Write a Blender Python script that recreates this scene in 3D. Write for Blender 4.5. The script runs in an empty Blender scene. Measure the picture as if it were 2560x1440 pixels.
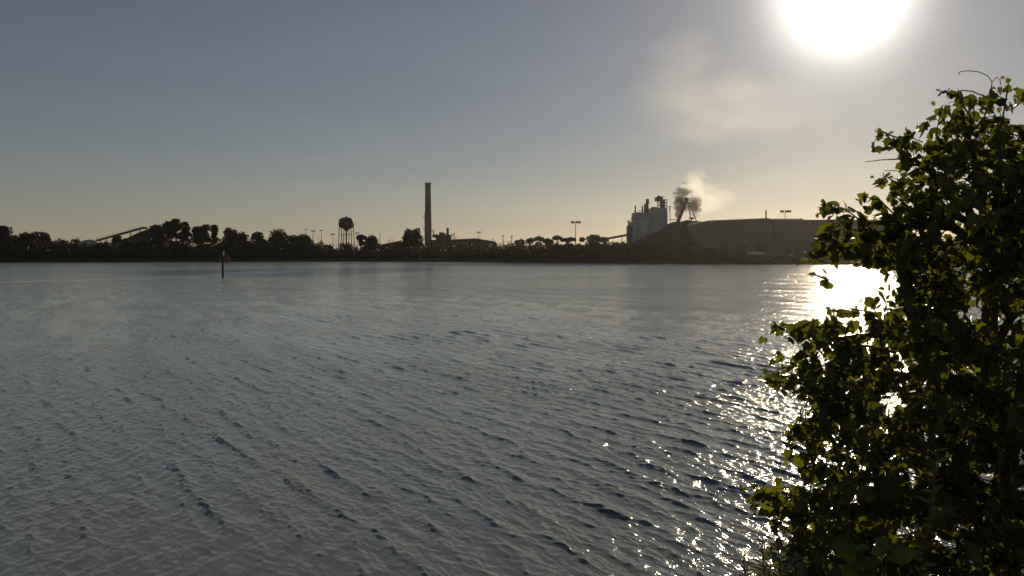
import bpy, math, random
import numpy as np
from mathutils import Vector, Matrix

R = math.radians
scene = bpy.context.scene
col = scene.collection

# ------------------------------------------------------------------ camera, sky, sun, exposure
FPX, HOR = 2217.0, 637.0            # focal length and horizon row of the 2560 px photograph
CAM_Z = 4.0
PITCH = math.atan((720 - HOR) / FPX)
cam_d = bpy.data.cameras.new('camera')
cam = bpy.data.objects.new('camera', cam_d)
col.objects.link(cam)
cam.location = (0, 0, CAM_Z)
cam.rotation_euler = (R(90) - PITCH, 0, 0)
cam_d.sensor_width = 36.0
cam_d.lens = 36.0 * FPX / 2560.0
cam_d.clip_start = 0.05
cam_d.clip_end = 40000
scene.camera = cam

SUN_AZ, SUN_EL = R(20.3), R(15.6)
SUN = Vector((math.sin(SUN_AZ) * math.cos(SUN_EL), math.cos(SUN_AZ) * math.cos(SUN_EL), math.sin(SUN_EL)))

world = bpy.data.worlds.new('World')
scene.world = world
world.use_nodes = True
wn, wl = world.node_tree.nodes, world.node_tree.links
wn.clear()


def wmath(op, a, b=None, c=None):
    n = wn.new('ShaderNodeMath'); n.operation = op
    for i, v in enumerate((a, b, c)):
        if v is None: continue
        if isinstance(v, (int, float)): n.inputs[i].default_value = v
        else: wl.new(v, n.inputs[i])
    return n.outputs[0]


wout = wn.new('ShaderNodeOutputWorld')
wbg = wn.new('ShaderNodeBackground')
sky = wn.new('ShaderNodeTexSky')
sky.sky_type = 'NISHITA'
sky.sun_disc = False
sky.sun_elevation = SUN_EL
sky.sun_rotation = SUN_AZ
sky.altitude = 0
sky.air_density = 1.0
sky.dust_density = 0.15
sky.ozone_density = 1.0
wbg.inputs['Strength'].default_value = 0.05
tc = wn.new('ShaderNodeTexCoord')
dotn = wn.new('ShaderNodeVectorMath'); dotn.operation = 'DOT_PRODUCT'
nrm = wn.new('ShaderNodeVectorMath'); nrm.operation = 'NORMALIZE'
wl.new(tc.outputs['Generated'], nrm.inputs[0])
wl.new(nrm.outputs[0], dotn.inputs[0])
dotn.inputs[1].default_value = SUN
d = wmath('MAXIMUM', dotn.outputs['Value'], 0.0)
# bright hazy air round the sun (the aureole of a humid evening sky)
g = wmath('MULTIPLY', wmath('POWER', d, 760.0), 84.0)
g = wmath('ADD', g, wmath('MULTIPLY', wmath('POWER', d, 140.0), 4.5))
glow = wn.new('ShaderNodeVectorMath'); glow.operation = 'SCALE'
glow.inputs[0].default_value = (1.0, 0.97, 0.88)
wl.new(g, glow.inputs['Scale'])
hsv = wn.new('ShaderNodeHueSaturation')
hsv.inputs['Saturation'].default_value = 0.76
wl.new(sky.outputs[0], hsv.inputs['Color'])
# very thin, drawn-out high cloud
cmap = wn.new('ShaderNodeMapping'); cmap.inputs['Scale'].default_value = (2.0, 2.0, 16.0)
wl.new(nrm.outputs[0], cmap.inputs['Vector'])
cno = wn.new('ShaderNodeTexNoise'); cno.inputs['Scale'].default_value = 1.6; cno.inputs['Detail'].default_value = 6
cno.inputs['Distortion'].default_value = 0.7
wl.new(cmap.outputs[0], cno.inputs['Vector'])
cmr = wn.new('ShaderNodeMapRange')
cmr.inputs['From Min'].default_value = 0.35; cmr.inputs['From Max'].default_value = 0.75
cmr.inputs['To Min'].default_value = 0.985; cmr.inputs['To Max'].default_value = 1.055
wl.new(cno.outputs['Fac'], cmr.inputs['Value'])
add = wn.new('ShaderNodeVectorMath'); add.operation = 'ADD'
tint = wn.new('ShaderNodeVectorMath'); tint.operation = 'MULTIPLY'
tint.inputs[1].default_value = (0.98, 0.94, 0.99)
wl.new(hsv.outputs[0], tint.inputs[0])
cml = wn.new('ShaderNodeVectorMath'); cml.operation = 'SCALE'
wl.new(tint.outputs[0], cml.inputs[0]); wl.new(cmr.outputs[0], cml.inputs['Scale'])
wl.new(cml.outputs[0], add.inputs[0]); wl.new(glow.outputs[0], add.inputs[1])
wl.new(add.outputs[0], wbg.inputs['Color'])
wl.new(wbg.outputs[0], wout.inputs['Surface'])

sun_d = bpy.data.lights.new('sun', 'SUN')
sun_d.energy = 4.3
sun_d.angle = R(0.53)
sun_d.color = (1.0, 0.80, 0.50)
sun = bpy.data.objects.new('sun', sun_d)
col.objects.link(sun)
sun.rotation_euler = SUN.to_track_quat('Z', 'Y').to_euler()

scene.view_settings.view_transform = 'Standard'
scene.view_settings.look = 'None'
scene.view_settings.exposure = -0.62
HAZE = 0.000038
scene.view_settings.gamma = 1.0
scene.render.engine = 'CYCLES'
cy = scene.cycles
cy.max_bounces = 6
cy.diffuse_bounces = 2
cy.glossy_bounces = 3
cy.transmission_bounces = 3
cy.volume_bounces = 1
cy.transparent_max_bounces = 6
cy.caustics_reflective = False
cy.caustics_refractive = False
cy.sample_clamp_indirect = 3.0
cy.use_denoising = True


# ------------------------------------------------------------------ helpers
def at(px, py, D):
    """the point seen at photo pixel (px, py) on the vertical plane D metres ahead"""
    dx, dy = (px - 1280) / FPX, (720 - py) / FPX
    c, s = math.cos(PITCH), math.sin(PITCH)
    y, z = c + dy * s, dy * c - s
    t = D / y
    return Vector((dx * t, D, CAM_Z + z * t))


def project(P):
    """photo pixels of an (n,3) array of points"""
    c, s = math.cos(PITCH), math.sin(PITCH)
    x, y, z = P[:, 0], P[:, 1], P[:, 2] - CAM_Z
    dep = y * c - z * s
    up = y * s + z * c
    return 1280 + FPX * x / dep, 720 - FPX * up / dep


def tag(o, label=None, cat=None, group=None, kind=None):
    if label: o['label'] = label
    if cat: o['category'] = cat
    if group: o['group'] = group
    if kind: o['kind'] = kind
    return o


def thing(name, loc, label, cat, group=None, kind=None):
    o = bpy.data.objects.new(name, None)
    o.empty_display_size = 0.5
    col.objects.link(o)
    o.location = loc
    return tag(o, label, cat, group, kind)


class MB:
    """collects shapes, in world coordinates, for one mesh object"""
    def __init__(self):
        self.v, self.f, self.n = [], [], 0

    def add(self, verts, faces):
        verts = np.asarray(verts, dtype=float).reshape(-1, 3)
        self.v.append(verts)
        for f in faces: self.f.append([i + self.n for i in f])
        self.n += len(verts)
        return self

    def box(self, x0, x1, y0, y1, z0, z1):
        v = [(x, y, z) for z in (z0, z1) for y in (y0, y1) for x in (x0, x1)]
        return self.add(v, [(0, 2, 3, 1), (4, 5, 7, 6), (0, 1, 5, 4), (2, 6, 7, 3), (0, 4, 6, 2), (1, 3, 7, 5)])

    def tube(self, pts, rad, seg=8, caps=True):
        pts = [Vector(p) for p in pts]
        if isinstance(rad, (int, float)): rad = [rad] * len(pts)
        V, F = [], []
        ref = None
        for i, p in enumerate(pts):
            t = (pts[min(i + 1, len(pts) - 1)] - pts[max(i - 1, 0)]).normalized()
            if ref is None:
                ref = Vector((1, 0, 0)) if abs(t.x) < 0.8 else Vector((0, 1, 0))
            a = (ref - t * ref.dot(t)).normalized()
            b = t.cross(a)
            ref = a
            for k in range(seg):
                an = 2 * math.pi * k / seg
                V.append(p + (a * math.cos(an) + b * math.sin(an)) * rad[i])
        for i in range(len(pts) - 1):
            for k in range(seg):
                k2 = (k + 1) % seg
                F.append((i * seg + k, i * seg + k2, (i + 1) * seg + k2, (i + 1) * seg + k))
        if caps:
            F.append(tuple(reversed(range(seg))))
            F.append(tuple((len(pts) - 1) * seg + k for k in range(seg)))
        return self.add(V, F)

    def lathe(self, cx, cy_, prof, seg=24):
        """prof: list of (radius, z)"""
        V, F = [], []
        for r, z in prof:
            for k in range(seg):
                an = 2 * math.pi * k / seg
                V.append((cx + r * math.cos(an), cy_ + r * math.sin(an), z))
        for i in range(len(prof) - 1):
            for k in range(seg):
                k2 = (k + 1) % seg
                F.append((i * seg + k, i * seg + k2, (i + 1) * seg + k2, (i + 1) * seg + k))
        F.append(tuple(reversed(range(seg))))
        F.append(tuple((len(prof) - 1) * seg + k for k in range(seg)))
        return self.add(V, F)

    def prism(self, xz, y0, y1):
        """outline in x,z pushed from y0 to y1"""
        n = len(xz)
        V = [(x, y0, z) for x, z in xz] + [(x, y1, z) for x, z in xz]
        F = [tuple(range(n)), tuple(range(2 * n - 1, n - 1, -1))]
        for i in range(n):
            j = (i + 1) % n
            F.append((i, i + n, j + n, j))
        return self.add(V, F)

    def beam(self, a, b, w, h):
        """box-section bar from a to b"""
        a, b = Vector(a), Vector(b)
        t = (b - a).normalized()
        up = Vector((0, 0, 1)) if abs(t.z) < 0.95 else Vector((0, 1, 0))
        s = t.cross(up).normalized(); u = s.cross(t)
        V = []
        for p in (a, b):
            for i, j in ((-1, -1), (1, -1), (1, 1), (-1, 1)):
                V.append(p + s * (i * w / 2) + u * (j * h / 2))
        return self.add(V, [(3, 2, 1, 0), (4, 5, 6, 7), (0, 1, 5, 4), (1, 2, 6, 5), (2, 3, 7, 6), (3, 0, 4, 7)])

    def build(self, name, mat, parent=None, smooth=False):
        V = np.concatenate(self.v)
        off = Vector((0, 0, 0))
        if parent is not None:
            p = parent
            while p is not None:
                off += Vector(p.location); p = p.parent
        me = bpy.data.meshes.new(name)
        me.from_pydata((V - np.array(off)).tolist(), [], self.f)
        me.materials.append(mat)
        if smooth: me.shade_smooth()
        me.update()
        o = bpy.data.objects.new(name, me)
        col.objects.link(o)
        if parent is not None: o.parent = parent
        return o


def np_mesh(name, V, F, mat, parent=None, smooth=False, k=4, origin=None):
    """fast mesh from arrays: V (n,3) world, F (m,k)"""
    V = np.asarray(V, dtype=np.float32)
    off = np.zeros(3)
    p = parent
    while p is not None:
        off += np.array(p.location); p = p.parent
    if origin is not None: off = np.array(origin)
    V = (V - off).astype(np.float32)
    F = np.asarray(F, dtype=np.int32)
    me = bpy.data.meshes.new(name)
    me.vertices.add(len(V)); me.vertices.foreach_set('co', V.ravel())
    me.loops.add(F.size); me.loops.foreach_set('vertex_index', F.ravel())
    me.polygons.add(len(F))
    me.polygons.foreach_set('loop_start', np.arange(0, F.size, F.shape[1], dtype=np.int32))
    if smooth: me.polygons.foreach_set('use_smooth', np.ones(len(F), dtype=bool))
    me.materials.append(mat)
    me.update(calc_edges=True)
    o = bpy.data.objects.new(name, me)
    col.objects.link(o)
    if parent is not None: o.parent = parent
    elif origin is not None: o.location = origin
    return o


# ------------------------------------------------------------------ materials
def mat_new(name):
    m = bpy.data.materials.new(name); m.use_nodes = True
    nt = m.node_tree; nt.nodes.clear()
    out = nt.nodes.new('ShaderNodeOutputMaterial')
    return m, nt, out


def simple(name, c, rough=0.7, metal=0.0, var=0.3, scale=0.6, bump=0.0, c2=None):
    """plain surface with blotchy wear"""
    m, nt, out = mat_new(name)
    b = nt.nodes.new('ShaderNodeBsdfPrincipled')
    b.inputs['Roughness'].default_value = rough
    b.inputs['Metallic'].default_value = metal
    t = nt.nodes.new('ShaderNodeTexCoord')
    n = nt.nodes.new('ShaderNodeTexNoise')
    n.inputs['Scale'].default_value = scale; n.inputs['Detail'].default_value = 6
    nt.links.new(t.outputs['Object'], n.inputs['Vector'])
    r = nt.nodes.new('ShaderNodeValToRGB')
    c2 = c2 or tuple(x * (1 + var) for x in c)
    r.color_ramp.elements[0].position = 0.3; r.color_ramp.elements[1].position = 0.7
    r.color_ramp.elements[0].color = (*[x * (1 - var) for x in c], 1)
    r.color_ramp.elements[1].color = (*c2, 1)
    nt.links.new(n.outputs['Fac'], r.inputs['Fac'])
    nt.links.new(r.outputs[0], b.inputs['Base Color'])
    if bump:
        bp = nt.nodes.new('ShaderNodeBump'); bp.inputs['Strength'].default_value = bump
        nt.links.new(n.outputs['Fac'], bp.inputs['Height'])
        nt.links.new(bp.outputs[0], b.inputs['Normal'])
    nt.links.new(b.outputs[0], out.inputs['Surface'])
    return m


def siding(name, c, pitch=1.2, var=0.2, rough=0.6):
    """ribbed sheet cladding with streaks"""
    m, nt, out = mat_new(name)
    b = nt.nodes.new('ShaderNodeBsdfPrincipled'); b.inputs['Roughness'].default_value = rough
    t = nt.nodes.new('ShaderNodeTexCoord')
    w = nt.nodes.new('ShaderNodeTexWave'); w.bands_direction = 'X'
    w.inputs['Scale'].default_value = 1.0 / pitch
    nt.links.new(t.outputs['Object'], w.inputs['Vector'])
    mp = nt.nodes.new('ShaderNodeMapping'); mp.inputs['Scale'].default_value = (0.5, 0.5, 0.05)
    nt.links.new(t.outputs['Object'], mp.inputs['Vector'])
    n = nt.nodes.new('ShaderNodeTexNoise'); n.inputs['Scale'].default_value = 1.0; n.inputs['Detail'].default_value = 5
    nt.links.new(mp.outputs[0], n.inputs['Vector'])
    r = nt.nodes.new('ShaderNodeValToRGB')
    r.color_ramp.elements[0].position = 0.3; r.color_ramp.elements[1].position = 0.72
    r.color_ramp.elements[0].color = (*[x * (1 - var) for x in c], 1)
    r.color_ramp.elements[1].color = (*[x * (1 + var) for x in c], 1)
    nt.links.new(n.outputs['Fac'], r.inputs['Fac'])
    nt.links.new(r.outputs[0], b.inputs['Base Color'])
    bp = nt.nodes.new('ShaderNodeBump'); bp.inputs['Strength'].default_value = 0.4; bp.inputs['Distance'].default_value = 0.1
    nt.links.new(w.outputs['Fac'], bp.inputs['Height'])
    nt.links.new(bp.outputs[0], b.inputs['Normal'])
    nt.links.new(b.outputs[0], out.inputs['Surface'])
    return m


def foliage(name, ca, cb, trans=0.35, rough=0.55, spec=0.3, tc_=None):
    """leaves: every leaf its own tone between ca and cb, light passes through"""
    m, nt, out = mat_new(name)
    geo = nt.nodes.new('ShaderNodeNewGeometry')
    r = nt.nodes.new('ShaderNodeValToRGB')
    r.color_ramp.elements[0].color = (*ca, 1); r.color_ramp.elements[1].color = (*cb, 1)
    nt.links.new(geo.outputs['Random Per Island'], r.inputs['Fac'])
    b = nt.nodes.new('ShaderNodeBsdfPrincipled')
    b.inputs['Roughness'].default_value = rough
    b.inputs['Specular IOR Level'].default_value = spec
    nt.links.new(r.outputs[0], b.inputs['Base Color'])
    tr = nt.nodes.new('ShaderNodeBsdfTranslucent')
    mx = nt.nodes.new('ShaderNodeMix'); mx.data_type = 'RGBA'; mx.blend_type = 'MULTIPLY'
    mx.inputs[0].default_value = 1.0
    mx.inputs[7].default_value = (*(tc_ or (1.5, 1.5, 0.5)), 1)
    nt.links.new(r.outputs[0], mx.inputs[6])
    nt.links.new(mx.outputs[2], tr.inputs['Color'])
    ms = nt.nodes.new('ShaderNodeMixShader'); ms.inputs[0].default_value = trans
    nt.links.new(b.outputs[0], ms.inputs[1]); nt.links.new(tr.outputs[0], ms.inputs[2])
    nt.links.new(ms.outputs[0], out.inputs['Surface'])
    return m


M = {}
M['leaf_dark'] = foliage('dark_foliage', (0.028, 0.030, 0.015), (0.058, 0.054, 0.026), 0.2)
M['leaf_pine'] = foliage('pine_foliage', (0.026, 0.034, 0.016), (0.052, 0.058, 0.026), 0.2)
M['leaf_brown'] = foliage('brown_foliage', (0.050, 0.040, 0.020), (0.085, 0.062, 0.030), 0.25)
M['reed'] = foliage('marsh_grass', (0.075, 0.055, 0.030), (0.13, 0.09, 0.05), 0.3)
M['bark'] = simple('bark', (0.07, 0.055, 0.045), 0.9, var=0.35, scale=2.0, bump=0.3)
M['steel'] = simple('painted_steel', (0.12, 0.11, 0.10), 0.6, var=0.25)
M['dark_steel'] = simple('dark_steel', (0.05, 0.045, 0.042), 0.6, var=0.25)
M['rust'] = simple('rusty_steel', (0.12, 0.065, 0.05), 0.75, var=0.3, scale=0.4)
M['tank_red'] = simple('tank_paint', (0.13, 0.07, 0.062), 0.6, var=0.25, scale=0.2)
M['concrete'] = simple('stack_concrete', (0.30, 0.25, 0.19), 0.85, var=0.18, scale=0.25)
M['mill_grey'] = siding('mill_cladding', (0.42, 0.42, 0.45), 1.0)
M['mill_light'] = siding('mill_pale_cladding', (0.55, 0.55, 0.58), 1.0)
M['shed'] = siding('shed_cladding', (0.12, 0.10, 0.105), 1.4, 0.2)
M['shed_roof'] = simple('shed_roof', (0.22, 0.20, 0.18), 0.5, var=0.2)
M['pale'] = simple('pale_sheet', (0.5, 0.48, 0.46), 0.6, var=0.15)
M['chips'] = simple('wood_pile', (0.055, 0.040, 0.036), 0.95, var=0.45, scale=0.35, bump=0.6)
M['soil'] = simple('shore_soil', (0.055, 0.045, 0.033), 0.95, var=0.4, scale=0.8, bump=0.5)
M['bank'] = simple('bank_soil', (0.06, 0.05, 0.03), 0.95, var=0.4, scale=3.0, bump=0.5)
M['post'] = simple('creosote_post', (0.045, 0.035, 0.03), 0.85, var=0.4, scale=3.0)
M['sign_red'] = simple('red_dayboard', (0.32, 0.035, 0.03), 0.5, var=0.15, scale=2.0)
M['sign_back'] = simple('dayboard_back', (0.17, 0.12, 0.08), 0.8, var=0.3, scale=3.0)
M['lens'] = simple('lantern', (0.6, 0.6, 0.58), 0.3, var=0.1)


def water_mat():
    m, nt, out = mat_new('river_water')
    N, L = nt.nodes, nt.links
    # turbid river: light welling up from below does not follow the ripples; the mirror of the surface does
    body = N.new('ShaderNodeBsdfDiffuse'); body.inputs['Color'].default_value = (0.105, 0.130, 0.128, 1)
    up = N.new('ShaderNodeCombineXYZ'); up.inputs[2].default_value = 1.0
    L.new(up.outputs[0], body.inputs['Normal'])
    gl = N.new('ShaderNodeBsdfPrincipled'); gl.inputs['Base Color'].default_value = (0.004, 0.005, 0.005, 1)
    gl.inputs['Roughness'].default_value = 0.08; gl.inputs['IOR'].default_value = 1.34
    b = N.new('ShaderNodeAddShader')
    L.new(body.outputs[0], b.inputs[0]); L.new(gl.outputs[0], b.inputs[1])
    t = N.new('ShaderNodeTexCoord')

    def noise(rot, sx, sy, scale, detail, dist=0.0):
        """noise drawn out at right angles to the wind direction rot"""
        mp = N.new('ShaderNodeMapping'); mp.vector_type = 'TEXTURE'
        mp.inputs['Rotation'].default_value = (0, 0, rot)
        mp.inputs['Scale'].default_value = (1 / sx, 1 / sy, 1)
        L.new(t.outputs['Object'], mp.inputs['Vector'])
        n = N.new('ShaderNodeTexNoise')
        n.inputs['Scale'].default_value = scale
        n.inputs['Detail'].default_value = detail
        n.inputs['Distortion'].default_value = dist
        L.new(mp.outputs[0], n.inputs['Vector'])
        return n.outputs['Fac']

    def mth(op, a, b=None, clamp=False):
        n = N.new('ShaderNodeMath'); n.operation = op; n.use_clamp = clamp
        for i, v in enumerate((a, b)):
            if v is None: continue
            if isinstance(v, (int, float)): n.inputs[i].default_value = v
            else: L.new(v, n.inputs[i])
        return n.outputs[0]

    def rng_(v, a, b_, c, d_):
        n = N.new('ShaderNodeMapRange')
        for k, x in zip(('From Min', 'From Max', 'To Min', 'To Max'), (a, b_, c, d_)): n.inputs[k].default_value = x
        L.new(v, n.inputs['Value'])
        return n.outputs[0]

    # wind map: gusts and lulls, drawn out across the bay
    patch = noise(R(80), 0.055, 0.010, 1.0, 4, 0.4)
    gust = noise(R(27), 0.55, 0.10, 1.0, 4, 0.5)
    wind = mth('MULTIPLY', rng_(patch, 0.36, 0.64, 0.75, 1.25), rng_(gust, 0.38, 0.62, 0.55, 1.45))
    # ripples grow with the open water away from the bank
    ln = N.new('ShaderNodeVectorMath'); ln.operation = 'LENGTH'
    L.new(t.outputs['Object'], ln.inputs[0])
    wind = mth('MULTIPLY', wind, rng_(ln.outputs['Value'], 12, 110, 1.0, 0.8))
    # where the body colour is paler: a patch beyond the marker and a thin streak left of it
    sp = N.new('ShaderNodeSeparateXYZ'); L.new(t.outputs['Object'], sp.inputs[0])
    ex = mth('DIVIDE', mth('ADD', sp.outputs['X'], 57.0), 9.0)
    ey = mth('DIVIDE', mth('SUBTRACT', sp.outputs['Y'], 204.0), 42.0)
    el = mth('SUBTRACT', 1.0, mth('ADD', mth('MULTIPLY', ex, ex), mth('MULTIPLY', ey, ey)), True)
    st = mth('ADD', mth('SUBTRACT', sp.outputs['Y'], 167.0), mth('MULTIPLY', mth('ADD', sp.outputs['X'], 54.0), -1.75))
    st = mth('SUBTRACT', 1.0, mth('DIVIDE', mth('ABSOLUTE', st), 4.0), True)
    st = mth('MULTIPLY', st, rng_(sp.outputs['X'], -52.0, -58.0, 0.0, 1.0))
    big = noise(R(27), 1.0, 0.30, 1.5, 3, 0.5)
    mid = noise(R(22), 1.0, 0.35, 5.0, 3, 0.4)
    fine = noise(R(35), 1.0, 0.45, 17.0, 2)

    def bump(h, s_, dist, prev=None):
        bp = N.new('ShaderNodeBump')
        bp.inputs['Distance'].default_value = dist
        L.new(mth('MULTIPLY', wind, s_), bp.inputs['Strength'])
        L.new(h, bp.inputs['Height'])
        if prev is not None: L.new(prev, bp.inputs['Normal'])
        return bp.outputs[0]
    n1 = bump(big, 0.35, 0.20)
    n2 = bump(mid, 0.85, 0.08, n1)
    n3 = bump(fine, 0.8, 0.023, n2)
    # river silt: grey-blue with browner clouds over the shallows, and a pale streak and patch by the marker
    silt = noise(R(20), 0.12, 0.05, 1.0, 4, 0.6)
    near_l = mth('MULTIPLY', rng_(ln.outputs['Value'], 26.0, 9.0, 0.0, 1.0), rng_(sp.outputs['X'], 4.0, -4.0, 0.0, 1.0))
    sb = mth('MULTIPLY', rng_(silt, 0.40, 0.62, 0.0, 1.0), mth('ADD', mth('MULTIPLY', near_l, 0.45), 0.10), True)
    mx1 = N.new('ShaderNodeMix'); mx1.data_type = 'RGBA'
    mx1.inputs[6].default_value = (0.155, 0.192, 0.200, 1); mx1.inputs[7].default_value = (0.200, 0.165, 0.140, 1)
    L.new(sb, mx1.inputs[0])
    streak_n = noise(R(80), 0.5, 0.06, 1.0, 3, 0.3)
    pale_m = mth('MULTIPLY', mth('MAXIMUM', rng_(el, 0.0, 0.6, 0.0, 1.0), st), rng_(streak_n, 0.35, 0.6, 0.35, 1.0), True)
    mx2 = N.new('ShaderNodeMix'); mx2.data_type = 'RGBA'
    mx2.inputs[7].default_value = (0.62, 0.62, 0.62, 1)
    L.new(pale_m, mx2.inputs[0]); L.new(mx1.outputs[2], mx2.inputs[6])
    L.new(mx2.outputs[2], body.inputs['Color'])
    L.new(n3, gl.inputs['Normal'])
    L.new(b.outputs[0], out.inputs['Surface'])
    return m


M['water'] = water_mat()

# ------------------------------------------------------------------ water
rng = np.random.default_rng(7)


def shore_row(px):
    return np.interp(px, [-600, 0, 400, 900, 1100, 1300, 1600, 1900, 2100, 3200],
                     [657.5, 656.2, 655, 653.2, 654, 656, 658.3, 661, 662, 664])


def shore_D(px):
    return CAM_Z * FPX / (shore_row(px) - HOR)


def build_water():
    a_f = np.linspace(-R(34), R(34), 1250)
    a_l = np.linspace(-R(120), -R(34), 60)[:-1]
    a_r = np.linspace(R(34), R(120), 60)[1:]
    A = np.concatenate([a_l, a_f, a_r])
    inv = np.concatenate([np.linspace(1 / 2.5, 1 / 9.5, 90)[:-1], np.linspace(1 / 9.5, 1 / 520, 960),
                          [1 / 700, 1 / 1000, 1 / 1650]])
    r = 1 / inv
    RR, AA = np.meshgrid(r, A, indexing='ij')
    X, Y = RR * np.sin(AA), RR * np.cos(AA)
    dr = np.gradient(r)[:, None] * np.ones_like(AA)
    Z = np.zeros_like(X); DX = np.zeros_like(X); DY = np.zeros_like(X)
    # broad gusts make some patches steeper than others
    patch = np.zeros_like(X)
    for i in range(7):
        an = rng.uniform(0, 2 * np.pi); kk = 2 * np.pi / rng.uniform(7, 26)
        patch += np.sin(kk * (X * math.cos(an) + Y * math.sin(an)) + rng.uniform(0, 6.28))
    patch = 1 + 0.16 * patch / 1.9
    comps = []
    for i in range(46):                              # wind waves, long crests
        lam = 0.34 * (2.9 ** rng.uniform(0, 1))
        comps.append((lam, R(28) + rng.normal(0, R(9)), 0.0225, 0))
    for i in range(40):                              # small ripples riding on them
        lam = 0.14 * (2.6 ** rng.uniform(0, 1))
        comps.append((lam, R(30) + rng.normal(0, R(34)), 0.026, 0))
    for i in range(14):                              # waves thrown back by the bank
        lam = 0.5 * (2.4 ** rng.uniform(0, 1))
        comps.append((lam, R(-30) + rng.normal(0, R(8)), 0.017, 1))
    near = np.exp(-((RR / 14.5) ** 2)) * np.clip(0.6 - X / 8.0, 0, 1.0) * 1.6
    dth = np.abs(np.gradient(A))[None, :] * RR
    Hs = np.zeros_like(X); var = np.zeros_like(X)
    for lam, an, sl, kind in comps:
        kk = 2 * np.pi / lam
        kx, ky = math.cos(an), math.sin(an)
        cr = np.abs(kx * np.sin(AA) + ky * np.cos(AA)); ct = np.abs(kx * np.cos(AA) - ky * np.sin(AA))
        w = np.clip((lam / np.maximum(cr, .05) / 2.6 - dr) / (0.25 * lam), 0, 1) * np.clip((lam / np.maximum(ct, .05) / 2.6 - dth) / (0.25 * lam), 0, 1)
        w = w * patch
        if kind: w = w * near
        ph = kk * (X * kx + Y * ky) + rng.uniform(0, 6.28)
        amp = sl / kk * w
        c_ = amp * np.cos(ph)
        Hs += c_; var += amp * amp / 2
        q = amp * np.sin(ph)
        DX -= q * kx * 1.5; DY -= q * ky * 1.5
    sd = np.sqrt(var) + 1e-5
    hn = np.clip(Hs / sd, -3, 3.2)
    Z = sd * (hn + 0.13 * (hn * hn - 1))             # peaked crests, flat troughs
    V = np.stack([X + DX, Y + DY, Z], -1).reshape(-1, 3)
    nr, na = X.shape
    I = np.arange(nr * na).reshape(nr, na)
    F = np.stack([I[:-1, :-1], I[:-1, 1:], I[1:, 1:], I[1:, :-1]], -1).reshape(-1, 4)[:, ::-1]
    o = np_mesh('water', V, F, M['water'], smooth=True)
    tag(o, kind='structure')


build_water()


# ------------------------------------------------------------------ land
def build_far_land():
    pxs = np.linspace(-900, 3500, 221)
    D0 = shore_D(pxs)
    steps = np.array([-3, 0.0, 1.2, 4, 10, 25, 60, 150, 400, 600, 850, 1050])
    zz = np.array([-1.2, -0.15, 0.7, 1.1, 1.3, 1.6, 1.9, 1.9, 2.0, 2.6, 3.4, 4.1])
    V = []
    for j, s in enumerate(steps):
        DD = D0 + s + (rng.normal(0, 0.8, len(pxs)) if 0 < s < 30 else 0)
        x = (pxs - 1280) / FPX * DD
        z = zz[j] + (rng.normal(0, 0.15, len(pxs)) if 1 < s < 500 else 0)
        V.append(np.stack([x, DD, z * np.ones_like(x)], -1))
    V = np.concatenate(V)
    n, m_ = len(steps), len(pxs)
    I = np.arange(n * m_).reshape(n, m_)
    F = np.stack([I[:-1, :-1], I[:-1, 1:], I[1:, 1:], I[1:, :-1]], -1).reshape(-1, 4)
    tag(np_mesh('far_shore', V, F, M['soil'], smooth=True), kind='structure')


build_far_land()
GZ = 2.0                            # ground level on the far side


def bank_h(x, y):
    def ss(a, b, v):
        t = np.clip((v - a) / (b - a), 0, 1); return t * t * (3 - 2 * t)
    edge = 0.9 + 2.6 * ss(0.6, 3.2, x) + 4.0 * ss(3.0, 9.0, x) + 10 * ss(8, 40, x)
    h = 2.4 - 0.62 * np.maximum(0, y - edge)
    h = h + 0.06 * np.sin(2.1 * x + 1.3 * y) + 0.04 * np.sin(4.7 * x - 3.1 * y)
    return np.maximum(h, -1.5)


def build_bank():
    xs = np.concatenate([np.linspace(-60, -6, 20)[:-1], np.linspace(-6, 14, 90), np.linspace(14, 80, 24)[1:]])
    ys = np.concatenate([np.linspace(-60, -5, 20)[:-1], np.linspace(-5, 16, 90), np.linspace(16, 40, 12)[1:]])
    X, Y = np.meshgrid(xs, ys)
    V = np.stack([X, Y, bank_h(X, Y)], -1).reshape(-1, 3)
    I = np.arange(X.size).reshape(X.shape)
    F = np.stack([I[:-1, :-1], I[:-1, 1:], I[1:, 1:], I[1:, :-1]], -1).reshape(-1, 4)
    tag(np_mesh('river_bank', V, F, M['bank'], smooth=True), kind='structure')


build_bank()


# ------------------------------------------------------------------ far-shore trees
def leaf_quads(C, size, rs, flat=0.0):
    """one small ragged four-cornered leaf clump at every centre in C"""
    n = len(C)
    u = rs.normal(size=(n, 3)); u[:, 2] *= (1 - flat); u /= np.linalg.norm(u, axis=1, keepdims=True) + 1e-9
    w = rs.normal(size=(n, 3)); w[:, 2] *= (1 - flat)
    v = np.cross(u, w); v /= np.linalg.norm(v, axis=1, keepdims=True) + 1e-9
    s = (size * rs.uniform(0.6, 1.4, n))[:, None]
    a = rs.uniform(0.5, 1.1, (n, 4, 1))
    Q = np.stack([C + u * s * a[:, 0], C + v * s * a[:, 1], C - u * s * a[:, 2], C - v * s * a[:, 3]], 1)
    F = np.arange(n * 4).reshape(n, 4)
    return Q.reshape(-1, 3), F


def lobes_points(lobes, n, rs):
    vol = np.array([l[3] * l[4] * l[5] for l in lobes]) ** 0.7
    idx = rs.choice(len(lobes), n, p=vol / vol.sum())
    Lb = np.array(lobes)[idx]
    dvec = rs.normal(size=(n, 3)); dvec /= np.linalg.norm(dvec, axis=1, keepdims=True)
    rad = rs.uniform(0.2, 1.0, n) ** 0.5 * np.where(rs.uniform(0, 1, n) < 0.12, rs.uniform(1.0, 1.35, n), 1.0)
    return Lb[:, :3] + dvec * rad[:, None] * Lb[:, 3:6]


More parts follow.
